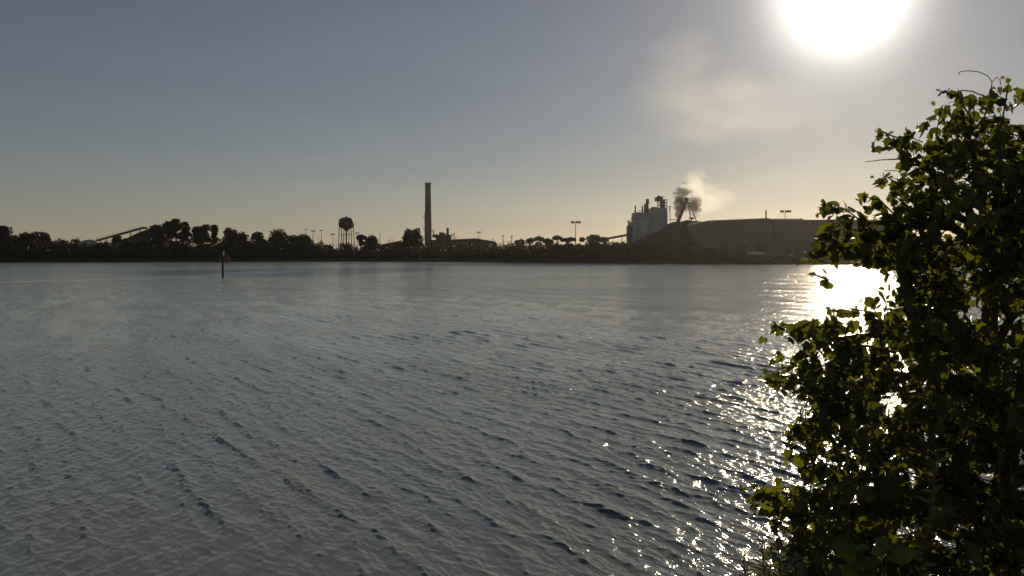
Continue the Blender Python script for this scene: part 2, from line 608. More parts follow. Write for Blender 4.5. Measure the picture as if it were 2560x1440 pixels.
def tree(kind, px, ytop, wpx, D, label, cat='tree', name=None, group=None, seed=None, mat=None):
    sd = int(px * 7 + ytop * 3) if seed is None else seed
    rs = np.random.default_rng(sd)
    top = at(px, ytop, D)
    base = Vector((top.x, D, GZ - 0.2))
    h = top.z - base.z
    w = wpx / FPX * D * (1.28 if kind == 'broad' else 1.1)
    names = {'pine': 'pine_tree', 'umbrella': 'pine_tree', 'broad': 'broadleaf_tree', 'bush': 'shrub', 'cone': 'conifer'}
    root = thing(name or names[kind], base, label, cat, group)
    lob = []
    tr = MB()
    b = np.array(base)
    m = mat or ('leaf_pine' if kind in ('pine', 'umbrella', 'cone') else 'leaf_dark')
    if kind == 'pine':
        zc = h * 0.5
        k = 18
        w *= 1.12
        lob.append((0, 0, h - w * 0.2, w * 0.24, w * 0.24, w * 0.2))
        for i in range(k):
            f = (i + rs.uniform(0, 1)) / k
            z = zc + (h - zc) * f * 0.84
            rr = w * 0.5 * (1 - 0.6 * f ** 1.5) * rs.uniform(0.2, 0.85)
            an = rs.uniform(0, 6.28)
            s = w * rs.uniform(0.11, 0.23)
            lob.append((rr * math.cos(an), rr * math.sin(an), z, s * 1.2, s * 1.2, s * 0.72))
        for i in range(4):
            an = rs.uniform(0, 6.28); z = h * rs.uniform(0.34, 0.52)
            lob.append((w * .32 * math.cos(an), w * .32 * math.sin(an), z, w * .15, w * .15, w * .07))
        n, s = 3600, 0.5
    elif kind == 'umbrella':
        for i in range(11):
            an = rs.uniform(0, 6.28); rr = w * 0.36 * rs.uniform(0.1, 1)
            lob.append((rr * math.cos(an), rr * math.sin(an), h - w * 0.2 - 0.12 * w * (rr / (w * .36)) ** 2,
                        w * 0.19, w * 0.19, w * 0.17))
        for i in range(5):
            an = rs.uniform(0, 6.28); rr = w * 0.25 * rs.uniform(0, 1)
            lob.append((rr * math.cos(an), rr * math.sin(an), h * rs.uniform(0.35, 0.7), w * .2, w * .2, w * .14))
        n, s = 2000, 0.6
    elif kind == 'broad':
        k = 44
        lob.append((0, 0, h - w * 0.22, w * 0.25, w * 0.25, w * 0.22))
        for i in range(k):
            f = (i + rs.uniform(0, 1)) / k
            z = h * (0.10 + 0.74 * f)
            rr = w * 0.5 * math.sqrt(max(0.05, 1 - (max(0, f - 0.3) / 0.8) ** 2)) * rs.uniform(0.25, 0.85)
            an = rs.uniform(0, 6.28); s = w * rs.uniform(0.11, 0.22)
            lob.append((rr * math.cos(an), rr * math.sin(an), z, s, s, s * 0.9))
        n, s = 5200, 0.5
    elif kind == 'cone':
        for i in range(8):
            f = i / 7
            lob.append((0, 0, h * (0.2 + 0.74 * f), w * 0.5 * (1 - f * 0.8), w * 0.5 * (1 - f * .8), h * 0.1))
        n, s = 500, 0.4
    else:
        for i in range(11):
            an = rs.uniform(0, 6.28); rr = w * 0.5 * rs.uniform(0, 0.75)
            z = h * rs.uniform(0.2, 0.8); s = w * rs.uniform(0.16, 0.3)
            lob.append((rr * math.cos(an), rr * math.sin(an), z, s, s, min(s, (h - z)) * 0.95))
        n, s = 2200, 0.48
    if kind in ('pine', 'broad'):
        for i in range(22):
            l = lob[rs.integers(0, len(lob))]
            dv = rs.normal(size=3); dv[2] = abs(dv[2]) * 0.8; dv /= np.linalg.norm(dv)
            s_ = w * rs.uniform(0.04, 0.085)
            lob.append((l[0] + dv[0] * l[3] * 1.15, l[1] + dv[1] * l[4] * 1.15, min(l[2] + dv[2] * l[5] * 1.15, h - s_), s_ * 1.2, s_ * 1.2, s_))
    C = lobes_points(lob, n, rs) + b
    C = C[C[:, 2] < b[2] + h]
    Q, F = leaf_quads(C, s, rs)
    tilt = rs.normal(0, 0.02, 2)
    hh = h * (0.93 if kind != 'bush' else 0.6)
    pts = [b + np.array((tilt[0] * z, tilt[1] * z, z)) for z in np.linspace(-0.6, hh, 7)]
    r0 = max(0.18, h * 0.014)
    tr.tube(pts, [r0 * (1.25 - 1.05 * i / 6) for i in range(7)], 7)
    for l in lob[:12]:
        e = b + np.array(l[:3])
        zz = max(h * 0.15, l[2] - math.hypot(l[0], l[1]) * 0.6)
        s0 = b + np.array((tilt[0] * zz, tilt[1] * zz, zz))
        tr.tube([s0, (s0 + e) / 2 + np.array((0, 0, -0.05 * w)), e], [r0 * 0.4, r0 * 0.28, r0 * 0.12], 5)
    tr.build('trunk', M['bark'], root)
    np_mesh('crown', Q, F, M[m], root)
    return root


def SD(px, extra=0.0):
    return float(shore_D(px)) + extra


TREES = [
    ('pine', 6, 565, 44, 18, 'lone pine with a rounded crown at the left end of the far shore'),
    ('broad', 34, 588, 44, 22, 'low tree filling the gap right of the leftmost pine'),
    ('broad', 62, 579, 44, 12, 'rounded tree, first of the three standing close together left of the chip conveyor'),
    ('broad', 90, 578, 42, 16, 'middle one of three close rounded trees left of the chip conveyor'),
    ('broad', 112, 580, 30, 20, 'third and slimmest of the three close rounded trees left of the chip conveyor'),
    ('bush', 134, 594, 32, 12, 'low shrub stepping down right of the three rounded trees'),
    ('bush', 166, 597, 40, 26, 'wide low shrub left of the pale mound'),
    ('bush', 192, 598, 34, 14, 'shrub directly in front of the pale mound'),
    ('bush', 262, 603, 36, 12, 'shrub below the foot of the chip conveyor'),
    ('broad', 294, 587, 26, 30, 'small tree whose crown touches the lower half of the conveyor'),
    ('bush', 325, 594, 36, 16, 'shrub in front of the left flank of the chip mound'),
    ('bush', 356, 596, 36, 12, 'shrub in front of the middle of the chip mound'),
    ('pine', 393, 560, 40, 14, 'dense pine right beside the top of the conveyor'),
    ('pine', 421, 553, 36, 22, 'second pine of the tall group, joined to its taller neighbour'),
    ('pine', 440, 545, 36, 14, 'tallest pine on the far shore, with a bare trunk and sky behind it'),
    ('pine', 461, 555, 26, 18, 'slender pine at the right edge of the tallest pine group'),
    ('bush', 400, 600, 40, 8, 'shrub under the dense pine beside the conveyor'),
    ('bush', 452, 606, 44, 8, 'shrub at the foot of the tallest pine'),
    ('pine', 496, 565, 32, 18, 'left one of the pair of broad pines with gaps of sky beneath'),
    ('pine', 515, 560, 34, 14, 'right and taller one of the pair of broad pines with sky gaps'),
    ('pine', 537, 562, 22, 20, 'thin ragged pine between the pair of broad pines and the dark dome of trees'),
    ('broad', 573, 568, 48, 10, 'dark dome-shaped tree behind and above the red channel marker'),
    ('broad', 604, 579, 40, 16, 'flat-topped tree just right of the dome-shaped tree'),
    ('broad', 646, 578, 40, 12, 'rounded tree with a knob on top before the dip in the tree line'),
    ('broad', 695, 571, 50, 12, 'pointed bushy tree standing alone right of the dip in the tree line'),
    ('broad', 730, 586, 34, 18, 'low tree between the pointed tree and the wide sloping one'),
    ('broad', 757, 583, 48, 10, 'wide tree sloping down to the right, left of the lamp masts'),
    ('bush', 786, 600, 34, 10, 'low tree under the group of lamp masts'),
    ('cone', 803, 597, 10, 20, 'tiny pointed conifer under a lamp mast left of the water tower'),
    ('bush', 820, 609, 24, 14, 'thin airy shrub left of the water tower'),
    ('bush', 868, 604, 36, 30, 'shrub in front of the water tower riser'),
    ('umbrella', 903, 586, 28, 30, 'umbrella-shaped pine right of the water tower'),
    ('broad', 930, 587, 30, 16, 'compact round tree between the umbrella-shaped pine and the tall pole'),
    ('bush', 996, 606, 34, 20, 'low shrub left of the twin-topped tree'),
    ('broad', 1022, 571, 34, 20, 'left half of the twin-topped tree beside the tall chimney'),
    ('broad', 1041, 570, 32, 30, 'right half of the twin-topped tree, touching the tall chimney'),
    ('umbrella', 1300, 597, 26, 190, 'low flat pine right of the two winch posts'),
    ('umbrella', 1326, 594, 28, 200, 'flat pine, second from the winch posts'),
    ('umbrella', 1347, 590, 26, 190, 'small raised pine midway between winch posts and lone lamp mast'),
    ('umbrella', 1369, 595, 26, 200, 'low flat pine left of the large dome pine'),
    ('umbrella', 1393, 588, 24, 190, 'round dome pine left of the lone lamp mast'),
    ('umbrella', 1412, 595, 20, 210, 'little pine between the round dome pine and the lamp mast'),
    ('umbrella', 1428, 592, 22, 190, 'dome pine touching the left side of the lone lamp mast'),
    ('umbrella', 1453, 593, 20, 190, 'open see-through pine right of the lone lamp mast'),
    ('umbrella', 1485, 585, 38, 180, 'biggest umbrella pine, left of the mill conveyor'),
    ('umbrella', 1509, 592, 24, 200, 'pine at the low end of the mill conveyor'),
    ('bush', 1535, 601, 36, 150, 'shrub beneath the mill conveyor'),
    ('bush', 1560, 606, 30, 130, 'last shrub before the mill tower'),
]
GR = 'trees along the far shore'
for k_, px_, yt_, w_, ex_, lb_ in TREES:
    tree(k_, px_, yt_, w_, SD(px_, ex_), lb_, 'shrub' if k_ == 'bush' else 'tree',
         group='shrubs along the far shore' if k_ == 'bush' else GR)


def build_undergrowth():
    rs = np.random.default_rng(21)
    xs = [-500, 0, 250, 400, 480, 560, 700, 800, 840, 860, 960, 1000, 1130, 1240, 1330, 1480, 1570, 1620, 1700, 1780, 1900, 2230, 2290, 2900]
    tp = [600, 600, 602, 602, 608, 600, 597, 604, 616, 618, 616, 607, 606, 607, 602, 602, 604, 606, 612, 625, 643, 643, 606, 600]
    n = 210000
    # clumps of shrubs, then leaves round each
    nc = 2300
    cpx = rs.uniform(-500, 2700, nc)
    dens = np.where((cpx > 1900) & (cpx < 2250), 0.25, 1.0)
    cpx = cpx[rs.uniform(0, 1, nc) < dens]; nc = len(cpx)
    cex = rs.uniform(2, 34, nc)
    cD = shore_D(cpx) + cex
    top = np.interp(cpx, xs, tp) + rs.normal(2, 6.5, nc) + (1 - cex / 34) * 12
    zt = CAM_Z + (HOR - top) / FPX * cD
    zt = np.maximum(zt, 1.8)
    cx = (cpx - 1280) / FPX * cD
    idx = rs.integers(0, nc, n)
    hh = (zt - 0.8)[idx]
    dv = rs.normal(size=(n, 3)); dv /= np.linalg.norm(dv, axis=1, keepdims=True)
    rad = rs.uniform(0.2, 1, n)[:, None] ** 0.5
    ww = rs.uniform(2.2, 4.6, nc)[idx]
    C = np.stack([cx[idx], cD[idx], 0.8 + hh * 0.5], -1) + dv * rad * np.stack([ww, ww, hh * 0.5], -1)
    Q, F = leaf_quads(C, 0.5, rs)
    tag(np_mesh('shore_undergrowth', Q, F, M['leaf_dark'], origin=(0, 480, 1)),
        'dark tangled undergrowth along the far water line', 'undergrowth', kind='stuff')
    n = 15000
    px = rs.uniform(-300, 1020, n)
    D = shore_D(px) + rs.uniform(0.3, 7, n)
    x = (px - 1280) / FPX * D
    hgt = rs.uniform(0.9, 2.3, n) * (0.75 + 0.25 * np.sin(px * 0.05) * np.sin(px * 0.013 + 1))
    z0 = np.full(n, 0.4)
    lean = rs.normal(0, 0.22, (n, 2))
    wd = rs.uniform(0.05, 0.12, n)
    B0 = np.stack([x - wd, D, z0], -1); B1 = np.stack([x + wd, D, z0], -1)
    T1 = np.stack([x + wd * 0.4 + lean[:, 0] * hgt, D + lean[:, 1] * hgt, z0 + hgt], -1)
    T0 = np.stack([x - wd * 0.4 + lean[:, 0] * hgt, D + lean[:, 1] * hgt, z0 + hgt], -1)
    Q = np.stack([B0, B1, T1, T0], 1).reshape(-1, 3)
    tag(np_mesh('marsh_grass', Q, np.arange(n * 4).reshape(n, 4), M['reed'], origin=(-250, 480, 0)),
        'brownish marsh grass fringing the far shore on the left half', 'marsh grass', kind='stuff')


build_undergrowth()


# ------------------------------------------------------------------ poles and lamp masts
def mast(px, ytop, D, label, head='lamp', group='lamp masts beyond the far shore', rad=0.16):
    top = at(px, ytop, D)
    root = thing('lamp_mast' if head != 'none' else 'utility_pole', (top.x, D, GZ), label,
                 'lamp mast' if head != 'none' else 'pole', group if head != 'none' else 'bare poles beyond the far shore')
    MB().tube([(top.x, D, GZ - 0.3), (top.x, D, top.z)], [rad * 1.5, rad * 0.8], 8).build('pole', M['dark_steel'], root)
    if head == 'none': return root
    x, z = top.x, top.z
    if head == 'lamp':
        MB().beam((x - 1.3, D, z), (x + 1.3, D, z), 0.16, 0.16).build('crossarm', M['dark_steel'], root)
        for s in (-1.1, 0.0, 1.1):
            MB().tube([(x + s, D - .05, z + 0.1), (x + s, D - 0.15, z + 0.32), (x + s, D - 0.4, z + 0.5)],
                      [0.22, 0.45, 0.5], 10).build('floodlight', M['dark_steel'], root)
    elif head == 'ring':
        MB().lathe(x, D, [(0.2, z - 0.5), (1.0, z - 0.1), (1.25, z), (1.2, z + 0.12), (0.3, z + 0.25)], 14).build('lamp_ring', M['steel'], root)
    elif head == 'bar':
        MB().beam((x - 2.6, D, z), (x + 3.0, D, z + 0.12), 0.2, 0.2).build('crossarm', M['dark_steel'], root)
        for s in (-2.4, -1.4, 0.2, 1.3, 2.3):
            MB().tube([(x + s, D, z + 0.1), (x + s + .1, D - 0.15, z + 0.42), (x + s + .2, D - 0.5, z + 0.75)],
                      [0.25, 0.5, 0.62], 10).build('floodlight', M['dark_steel'], root)
    return root


mast(765, 573, 640, 'lamp mast with a wide ring head rising from the wide sloping tree', 'ring')
mast(783, 579, 640, 'lamp mast with a crooked head, middle one of three left of the water tower')
mast(803, 576, 620, 'lamp mast with a ring head above the tiny pointed conifer', 'ring')
mast(781, 588, 660, 'short bare pole beside the crooked-headed lamp mast', 'none', rad=0.12)
mast(796, 592, 640, 'bare pole left of the tiny pointed conifer', 'none', rad=0.12)
mast(832, 587, 640, 'slim lamp mast just left of the water tower', 'lamp')
mast(840, 596, 620, 'short bare pole touching the left side of the water tower', 'none', rad=0.14)
mast(857, 587, 680, 'bare pole seen between the left legs of the water tower', 'none', rad=0.14)
mast(893, 584, 640, 'small lamp mast close behind the umbrella-shaped pine', 'lamp')
mast(922, 585, 640, 'bare pole rising behind the compact round tree', 'none', rad=0.12)
mast(950, 579, 600, 'tall bare pole standing clear between compact tree and chimney', 'none', rad=0.2)
mast(972, 597, 600, 'short thick pole, first of the three left of the twin-topped tree', 'none', rad=0.22)
mast(977, 590, 610, 'tallest of the three poles left of the twin-topped tree', 'none', rad=0.14)
mast(983, 592, 620, 'rightmost of the three poles left of the twin-topped tree', 'none', rad=0.12)
mast(1197, 582, 640, 'lamp mast behind the low wide shed right of the chimney', 'lamp')
mast(1202, 592, 660, 'thin bare pole next to the lamp mast on the wide shed', 'none', rad=0.1)
mast(1346, 582, 760, 'thin bare pole behind the raised pine', 'none', rad=0.12)
mast(1439, 558, 520, 'tall lone lamp mast with a long floodlight bar between the pines', 'bar', rad=0.2)
mast(1963, 531, 470, 'lamp mast with a tilted floodlight bar rising behind the long warehouse', 'bar', rad=0.17)


# ------------------------------------------------------------------ water tower
def water_tower():
    D = 640
    c = at(866, 600, D)
    x, y = c.x, D
    s = D / FPX
    zt = at(866, 542, D).z; zb = at(866, 571.5, D).z
    root = thing('water_tower', (x, y, GZ), 'red-brown water tower with a drum tank on slender legs', 'water tower')
    r = 18.6 * s
    H_ = zt - zb
    prof = [(0.05, zt), (r * 0.35, zt - 0.05 * H_), (r * 0.7, zt - 0.12 * H_), (r * 0.92, zt - 0.22 * H_), (r, zt - 0.36 * H_),
            (r, zt - 0.72 * H_), (r * 0.97, zt - 0.8 * H_), (r * 0.86, zt - 0.91 * H_), (r * 0.6, zt - 0.99 * H_), (r * 0.3, zt - 1.06 * H_),
            (r * 0.16, zt - 1.2 * H_), (r * 0.11, zt - 1.26 * H_)]
    MB().lathe(x, y, list(reversed(prof)), 36).build('tank', M['tank_red'], root, smooth=True)
    MB().lathe(x, y, [(0.02, zt + 0.6), (0.35, zt + 0.5), (0.4, zt - 0.2)][::-1], 12).build('vent_cap', M['rust'], root)
    zc = zt - 0.7 * H_
    mb = MB()
    mb.lathe(x, y, [(r + 0.02, zc - 0.12), (r + 0.75, zc - 0.12), (r + 0.75, zc), (r + 0.02, zc)], 36)
    for k in range(36):
        an = 2 * math.pi * k / 36
        p = (x + (r + .7) * math.cos(an), y + (r + .7) * math.sin(an))
        mb.tube([(p[0], p[1], zc), (p[0], p[1], zc + 1.05)], 0.04, 5)
    pr = [(x + (r + .7) * math.cos(2 * math.pi * k / 36), y + (r + .7) * math.sin(2 * math.pi * k / 36), zc + 1.05) for k in range(37)]
    mb.tube(pr, 0.04, 5, False)
    mb.build('balcony', M['rust'], root)
    MB().tube([(x, y, GZ - 0.3), (x, y, zt - 1.2 * H_)], 0.55, 14).build('riser_pipe', M['tank_red'], root)
    legs = []
    for k in range(6):
        an = R(0) + 2 * math.pi * k / 6
        a = Vector((x + r * 0.93 * math.cos(an), y + r * 0.93 * math.sin(an), zt - 0.72 * H_))
        b = Vector((x + 21.5 * s * math.cos(an), y + 21.5 * s * math.sin(an), GZ - 0.3))
        legs.append((a, b))
        if k in (1, 5): pass
        MB().tube([a, b], 0.27, 8).build('leg', M['rust'], root)
    for zz in (at(866, 587, D).z, at(866, 609, D).z):
        q = []
        for a, b in legs:
            t = (a.z - zz) / (a.z - b.z); q.append(a.lerp(b, t))
        mb = MB()
        for k in range(6): mb.tube([q[k], q[(k + 1) % 6]], 0.12, 6)
        mb.build('ring_strut', M['rust'], root)
    mb = MB()
    zz = [zt - 0.8 * H_, at(866, 587, D).z, at(866, 609, D).z]
    for k in range(6):
        for i in range(2):
            pa = legs[k][0].lerp(legs[k][1], (legs[k][0].z - zz[i]) / (legs[k][0].z - legs[k][1].z))
            k2 = (k + 1) % 6
            pb = legs[k2][0].lerp(legs[k2][1], (legs[k2][0].z - zz[i + 1]) / (legs[k2][0].z - legs[k2][1].z))
            mb.tube([pa, pb], 0.025, 4)
    mb.build('tie_rods', M['rust'], root)


water_tower()


# ------------------------------------------------------------------ tall chimney
def chimney():
    D = 660
    s = D / FPX
    b = at(1070.5, 606, D); t = at(1071.5, 458, D)
    x, y = b.x, D
    root = thing('tall_chimney', (x, y, GZ), 'tall tapering concrete chimney, the highest thing on the far shore', 'chimney')
    prof = [(8.9 * s, GZ - 0.3), (8.6 * s, at(0, 560, D).z), (8.2 * s, at(0, 545, D).z), (7.6 * s, at(0, 515, D).z), (7.3 * s, t.z)]
    MB().lathe(x, y, prof, 32).build('shaft', M['concrete'], root, smooth=True)
    z = t.z
    MB().lathe(x, y, [(7.0 * s, z - 1.2), (7.5 * s, z - 1.15), (7.5 * s, z + 0.05), (7.0 * s, z + .1)], 32).build('rim_band', M['dark_steel'], root)
    mb = MB()
    for k in range(12):
        an = 2 * math.pi * k / 12
        px_, py_ = x + 7.2 * s * math.cos(an), y + 7.2 * s * math.sin(an)
        mb.tube([(px_, py_, z), (px_, py_, z + 0.9)], 0.05, 5)
    mb.tube([(x + 7.2 * s * math.cos(2 * math.pi * k / 24), y + 7.2 * s * math.sin(2 * math.pi * k / 24), z + .9) for k in range(25)], 0.04, 5, False)
    mb.build('top_railing', M['dark_steel'], root)
    mb = MB()
    mb.box(x - 8.6 * s, x - 7.9 * s, y - 1.2, y - 0.3, at(0, 600, D).z, at(0, 532, D).z)
    mb.build('ladder_cage', M['dark_steel'], root)
    for yy, ext in ((515, 10.6), (543, 13.5), (572, 12.5)):
        zz = at(0, yy, D).z
        p = MB()
        p.box(x - ext * s, x - 7.4 * s, y - 2.0, y + 1.0, zz - 0.2, zz)
        for q in (-ext, -ext * 0.5 - 3.9):
            p.tube([(x + q * s, y - 1.9, zz), (x + q * s, y - 1.9, zz + 1.2)], 0.07, 5)
        p.beam((x - ext * s, y - 1.9, zz + 1.2), (x - 8 * s, y - 1.9, zz + 1.2), 0.08, 0.08)
        p.build('service_platform', M['dark_steel'], root)


chimney()


# ------------------------------------------------------------------ boiler plant beside the chimney
def boiler_plant():
    D = 640
    P = lambda px, py: at(px, py, D)
    root = thing('boiler_plant', (P(1108, 600).x, D, GZ), 'jagged brown boiler plant with ducts and a stub stack beside the tall chimney', 'industrial plant')

    def bx(name, x0, x1, ytop, dy=5, mat='shed', z0=None, ybot=None):
        zb = GZ - .2 if ybot is None else P(0, ybot).z
        MB().box(P(x0, 0).x, P(x1, 0).x, D - dy, D + dy, zb, P(0, ytop).z).build(name, M[mat], root)
    bx('boiler_house', 1089, 1108, 587.5, 6)
    bx('boiler_house', 1110.5, 1127, 587.5, 5.5)
    bx('fan_housing', 1097, 1107, 581, 4, ybot=587.4)
    bx('fan_housing', 1108.4, 1113, 583, 3.5, ybot=592)
    bx('breeching_duct', 1080, 1089, 586.5, 3, ybot=594)
    bx('lower_shed', 1078, 1092, 600, 7.5)
    mb = MB(); mb.lathe(P(1118, 0).x, D - 1, [(3.1 * D / FPX, P(0, 588).z), (3.0 * D / FPX, P(0, 571.5).z), (3.3 * D / FPX, P(0, 571).z), (3.3 * D / FPX, P(0, 570).z)], 16)
    mb.build('stub_stack', M['dark_steel'], root)
    MB().tube([P(1080, 577), P(1082, 575), P(1084, 577.5), P(1084.5, 588)], 0.35, 8).build('gooseneck_pipe', M['steel'], root)
    MB().tube([P(1092, 588), P(1092, 583)], 0.3, 8).build('vent_pipe', M['steel'], root)
    mb = MB()
    mb.beam(P(1127.2, 587), P(1136, 587), 2.0, 0.35)
    for px in (1130, 1133, 1136, 1140):
        mb.tube([P(px, 584 if px < 1137 else 592), P(px, 603)], 0.13, 5)
    mb.beam(P(1130, 593), P(1140, 593), 0.15, 0.15)
    mb.beam(P(1130, 599), P(1140, 599), 0.15, 0.15)
    mb.build('pipe_rack', M['dark_steel'], root)
    mb = MB()
    mb.tube([P(1136, 584), P(1137, 583)], 0.5, 8)
    mb.build('lamp', M['dark_steel'], root)


boiler_plant()


def low_sheds():
    D = 620
    P = lambda px, py: at(px, py, D)
    root = thing('low_wide_shed', (P(1185, 600).x, D, GZ), 'low wide shed with a shallow pitched roof right of the boiler plant', 'shed')
    out = [(1128, 600), (1143, 599.2), (1150, 599), (1191, 597.4), (1236, 604.6), (1240, 606)]
    xz = [(P(x, y).x, P(x, y).z) for x, y in out]
    poly = [(xz[0][0], GZ - .2)] + xz + [(xz[-1][0], GZ - .2)]
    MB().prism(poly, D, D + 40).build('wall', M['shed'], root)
    r = [(x, z + 0.05) for x, z in xz]
    poly = [(x, z) for x, z in r] + [(x, z + 0.35) for x, z in reversed(r)]
    MB().prism(poly, D - 0.6, D + 40.6).build('roof', M['shed_roof'], root)
    MB().box(P(1147, 0).x, P(1158, 0).x, D - 0.25, D - 0.02, GZ - .1, P(0, 604).z).build('roller_door', M['steel'], root)
    # pale strip lower down: a long trailer roof
    D2 = 540
    a, b = at(1209, 621, D2), at(1229, 619.5, D2)
    t = thing('parked_trailer', (a.x, D2, GZ), 'pale flat trailer roof showing through the dark trees below the wide shed', 'trailer')
    MB().box(a.x, b.x, D2 - 1.3, D2 + 1.3, GZ + 1.1, at(0, 619.5, D2).z).build('cargo_box', M['pale'], t)
    for xx in (a.x + 0.9, b.x - 0.9):
        for yy in (-1.0, 1.0):
            MB().tube([(xx, D2 + yy - .15, GZ + .5), (xx, D2 + yy + .15, GZ + .5)], 0.5, 12).build('wheel', M['dark_steel'], t)
    MB().box(a.x, b.x, D2 - 0.5, D2 + 0.5, GZ + .75, GZ + 1.08).build('chassis', M['dark_steel'], t)
    # sloping grey roof behind the compact tree, left of the chimney
    D3 = 600
    P3 = lambda px, py: at(px, py, D3)
    root = thing('sloping_conveyor_roof', (P3(985, 605).x, D3, GZ), 'low lean-to roof rising towards the twin-topped tree', 'shed')
    MB().prism([(P3(940, 0).x, GZ - .2), (P3(940, 615).x, P3(940, 615).z), (P3(980, 606).x, P3(980, 606).z), (P3(1004, 602).x, P3(1004, 602).z), (P3(1004, 0).x, GZ - .2)], D3, D3 + 18).build('wall', M['shed'], root)
    MB().prism([(P3(939, 615).x, P3(939, 614.9).z), (P3(1005, 602).x, P3(1005, 601.7).z), (P3(1005, 602).x, P3(1005, 600.8).z), (P3(939, 615).x, P3(939, 614).z)], D3 - .5, D3 + 18.5).build('roof', M['shed_roof'], root)


low_sheds()


def winch_posts():
    D = 640
    P = lambda px, py: at(px, py, D)
    for px, yt, lb in ((1257, 590.5, 'lattice winch post on the left of the sagging cable'),
                       (1279, 591, 'thick lattice winch post on the right of the sagging cable')):
        o = thing('winch_post', (P(px, 600).x, D, GZ), lb, 'winch post', 'winch posts right of the wide shed')
        mb = MB()
        x, z = P(px, 0).x, P(0, yt).z
        for dx in (-0.5, 0.5):
            for dy in (-0.5, 0.5):
                mb.tube([(x + dx * 1.6, D + dy * 1.6, GZ - .2), (x + dx * 0.5, D + dy * 0.5, z)], 0.12, 5)
        n = 7
        for i in range(n):
            za, zb = GZ + (z - GZ) * i / n, GZ + (z - GZ) * (i + 1) / n
            wa, wb = 0.8 - 0.55 * i / n, 0.8 - 0.55 * (i + 1) / n
            for dy in (-1, 1):
                mb.tube([(x - wa, D + dy * wa, za), (x + wb, D + dy * wb, zb)], 0.07, 4)
        mb.build('lattice', M['dark_steel'], o)
        MB().box(x - 0.7, x + 0.9, D - 0.7, D + 0.7, z, z + 0.5).build('sheave_housing', M['dark_steel'], o)
    a, b = P(1257.5, 600), P(1278.5, 598)
    mb = MB()
    mb.tube([a.lerp(b, t) - Vector((0, 0, 1.4 * 4 * t * (1 - t))) for t in np.linspace(0, 1, 9)], 0.09, 5)
    mb.tube([a.lerp(b, t) - Vector((0, 0, 0.9 + 0.9 * 4 * t * (1 - t))) for t in np.linspace(0, 1, 9)], 0.09, 5)
    tag(mb.build('winch_cable', M['dark_steel']), 'pair of sagging cables strung between the two winch posts', 'cable')
    o = thing('frame_gantry', (P(1231, 600).x, D, GZ), 'small gantry frame at the right end of the wide shed', 'gantry')
    mb = MB()
    for px in (1229.5, 1233.5): mb.tube([P(px, 607), P(px, 597)], 0.14, 5)
    mb.tube([Vector((P(1229.5, 0).x, D, GZ - .2)), P(1229.5, 600)], 0.14, 5)
    mb.tube([Vector((P(1233.5, 0).x, D, GZ - .2)), P(1233.5, 600)], 0.14, 5)
    mb.beam(P(1228.5, 598), P(1234.5, 597), 0.25, 0.25)
    mb.build('frame', M['dark_steel'], o)


winch_posts()


# ------------------------------------------------------------------ chip mound with its conveyor, left
def mound(name, pts, D, depth, label, cat, mat, seed, rough=0.5):
    """heap whose crest follows the photo pixels pts"""
    rs = np.random.default_rng(seed)
    pxs = np.linspace(pts[0][0], pts[-1][0], 110)
    ys = np.interp(pxs, [p[0] for p in pts], [p[1] for p in pts])
    crest = np.array([at(a, b, D) for a, b in zip(pxs, ys)])
    T = np.linspace(-1, 1, 41)
    V = []
    for t in T:
        prof = (1 - abs(t)) ** 0.9
        yy = D + t * depth
        z = GZ - 0.4 + (crest[:, 2] - GZ + .4) * prof
        amp = rough * (1 if abs(t) > 0.03 else 0.25)
        n1 = rs.normal(0, amp, len(pxs)); n1 = (n1 + np.roll(n1, 1)) / 1.4
        x = crest[:, 0] + n1 * 0.3
        if abs(t) < 1: z = np.maximum(z + np.where(np.abs(t) < 0.03, -abs(n1) * .6, n1 * 0.5), GZ - .4)
        V.append(np.stack([x, np.full_like(z, yy), z], -1))
    V = np.concatenate(V)
    I = np.arange(len(V)).reshape(len(T), len(pxs))
    F = np.stack([I[:-1, :-1], I[:-1, 1:], I[1:, 1:], I[1:, :-1]], -1).reshape(-1, 4)
    c = crest[len(crest) // 2]
    o = np_mesh(name, V, F, M[mat], origin=(c[0], D, GZ))
    return tag(o, label, cat)


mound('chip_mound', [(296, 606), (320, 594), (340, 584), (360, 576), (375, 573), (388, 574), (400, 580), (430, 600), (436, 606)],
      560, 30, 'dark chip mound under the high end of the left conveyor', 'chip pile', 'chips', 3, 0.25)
mound('pale_mound', [(196, 606), (208, 601), (222, 598.5), (233, 599.5), (243, 606)], 545, 12,
      'small pale mound poking above the shrubs left of the conveyor foot', 'pile', 'pale', 5, 0.12)


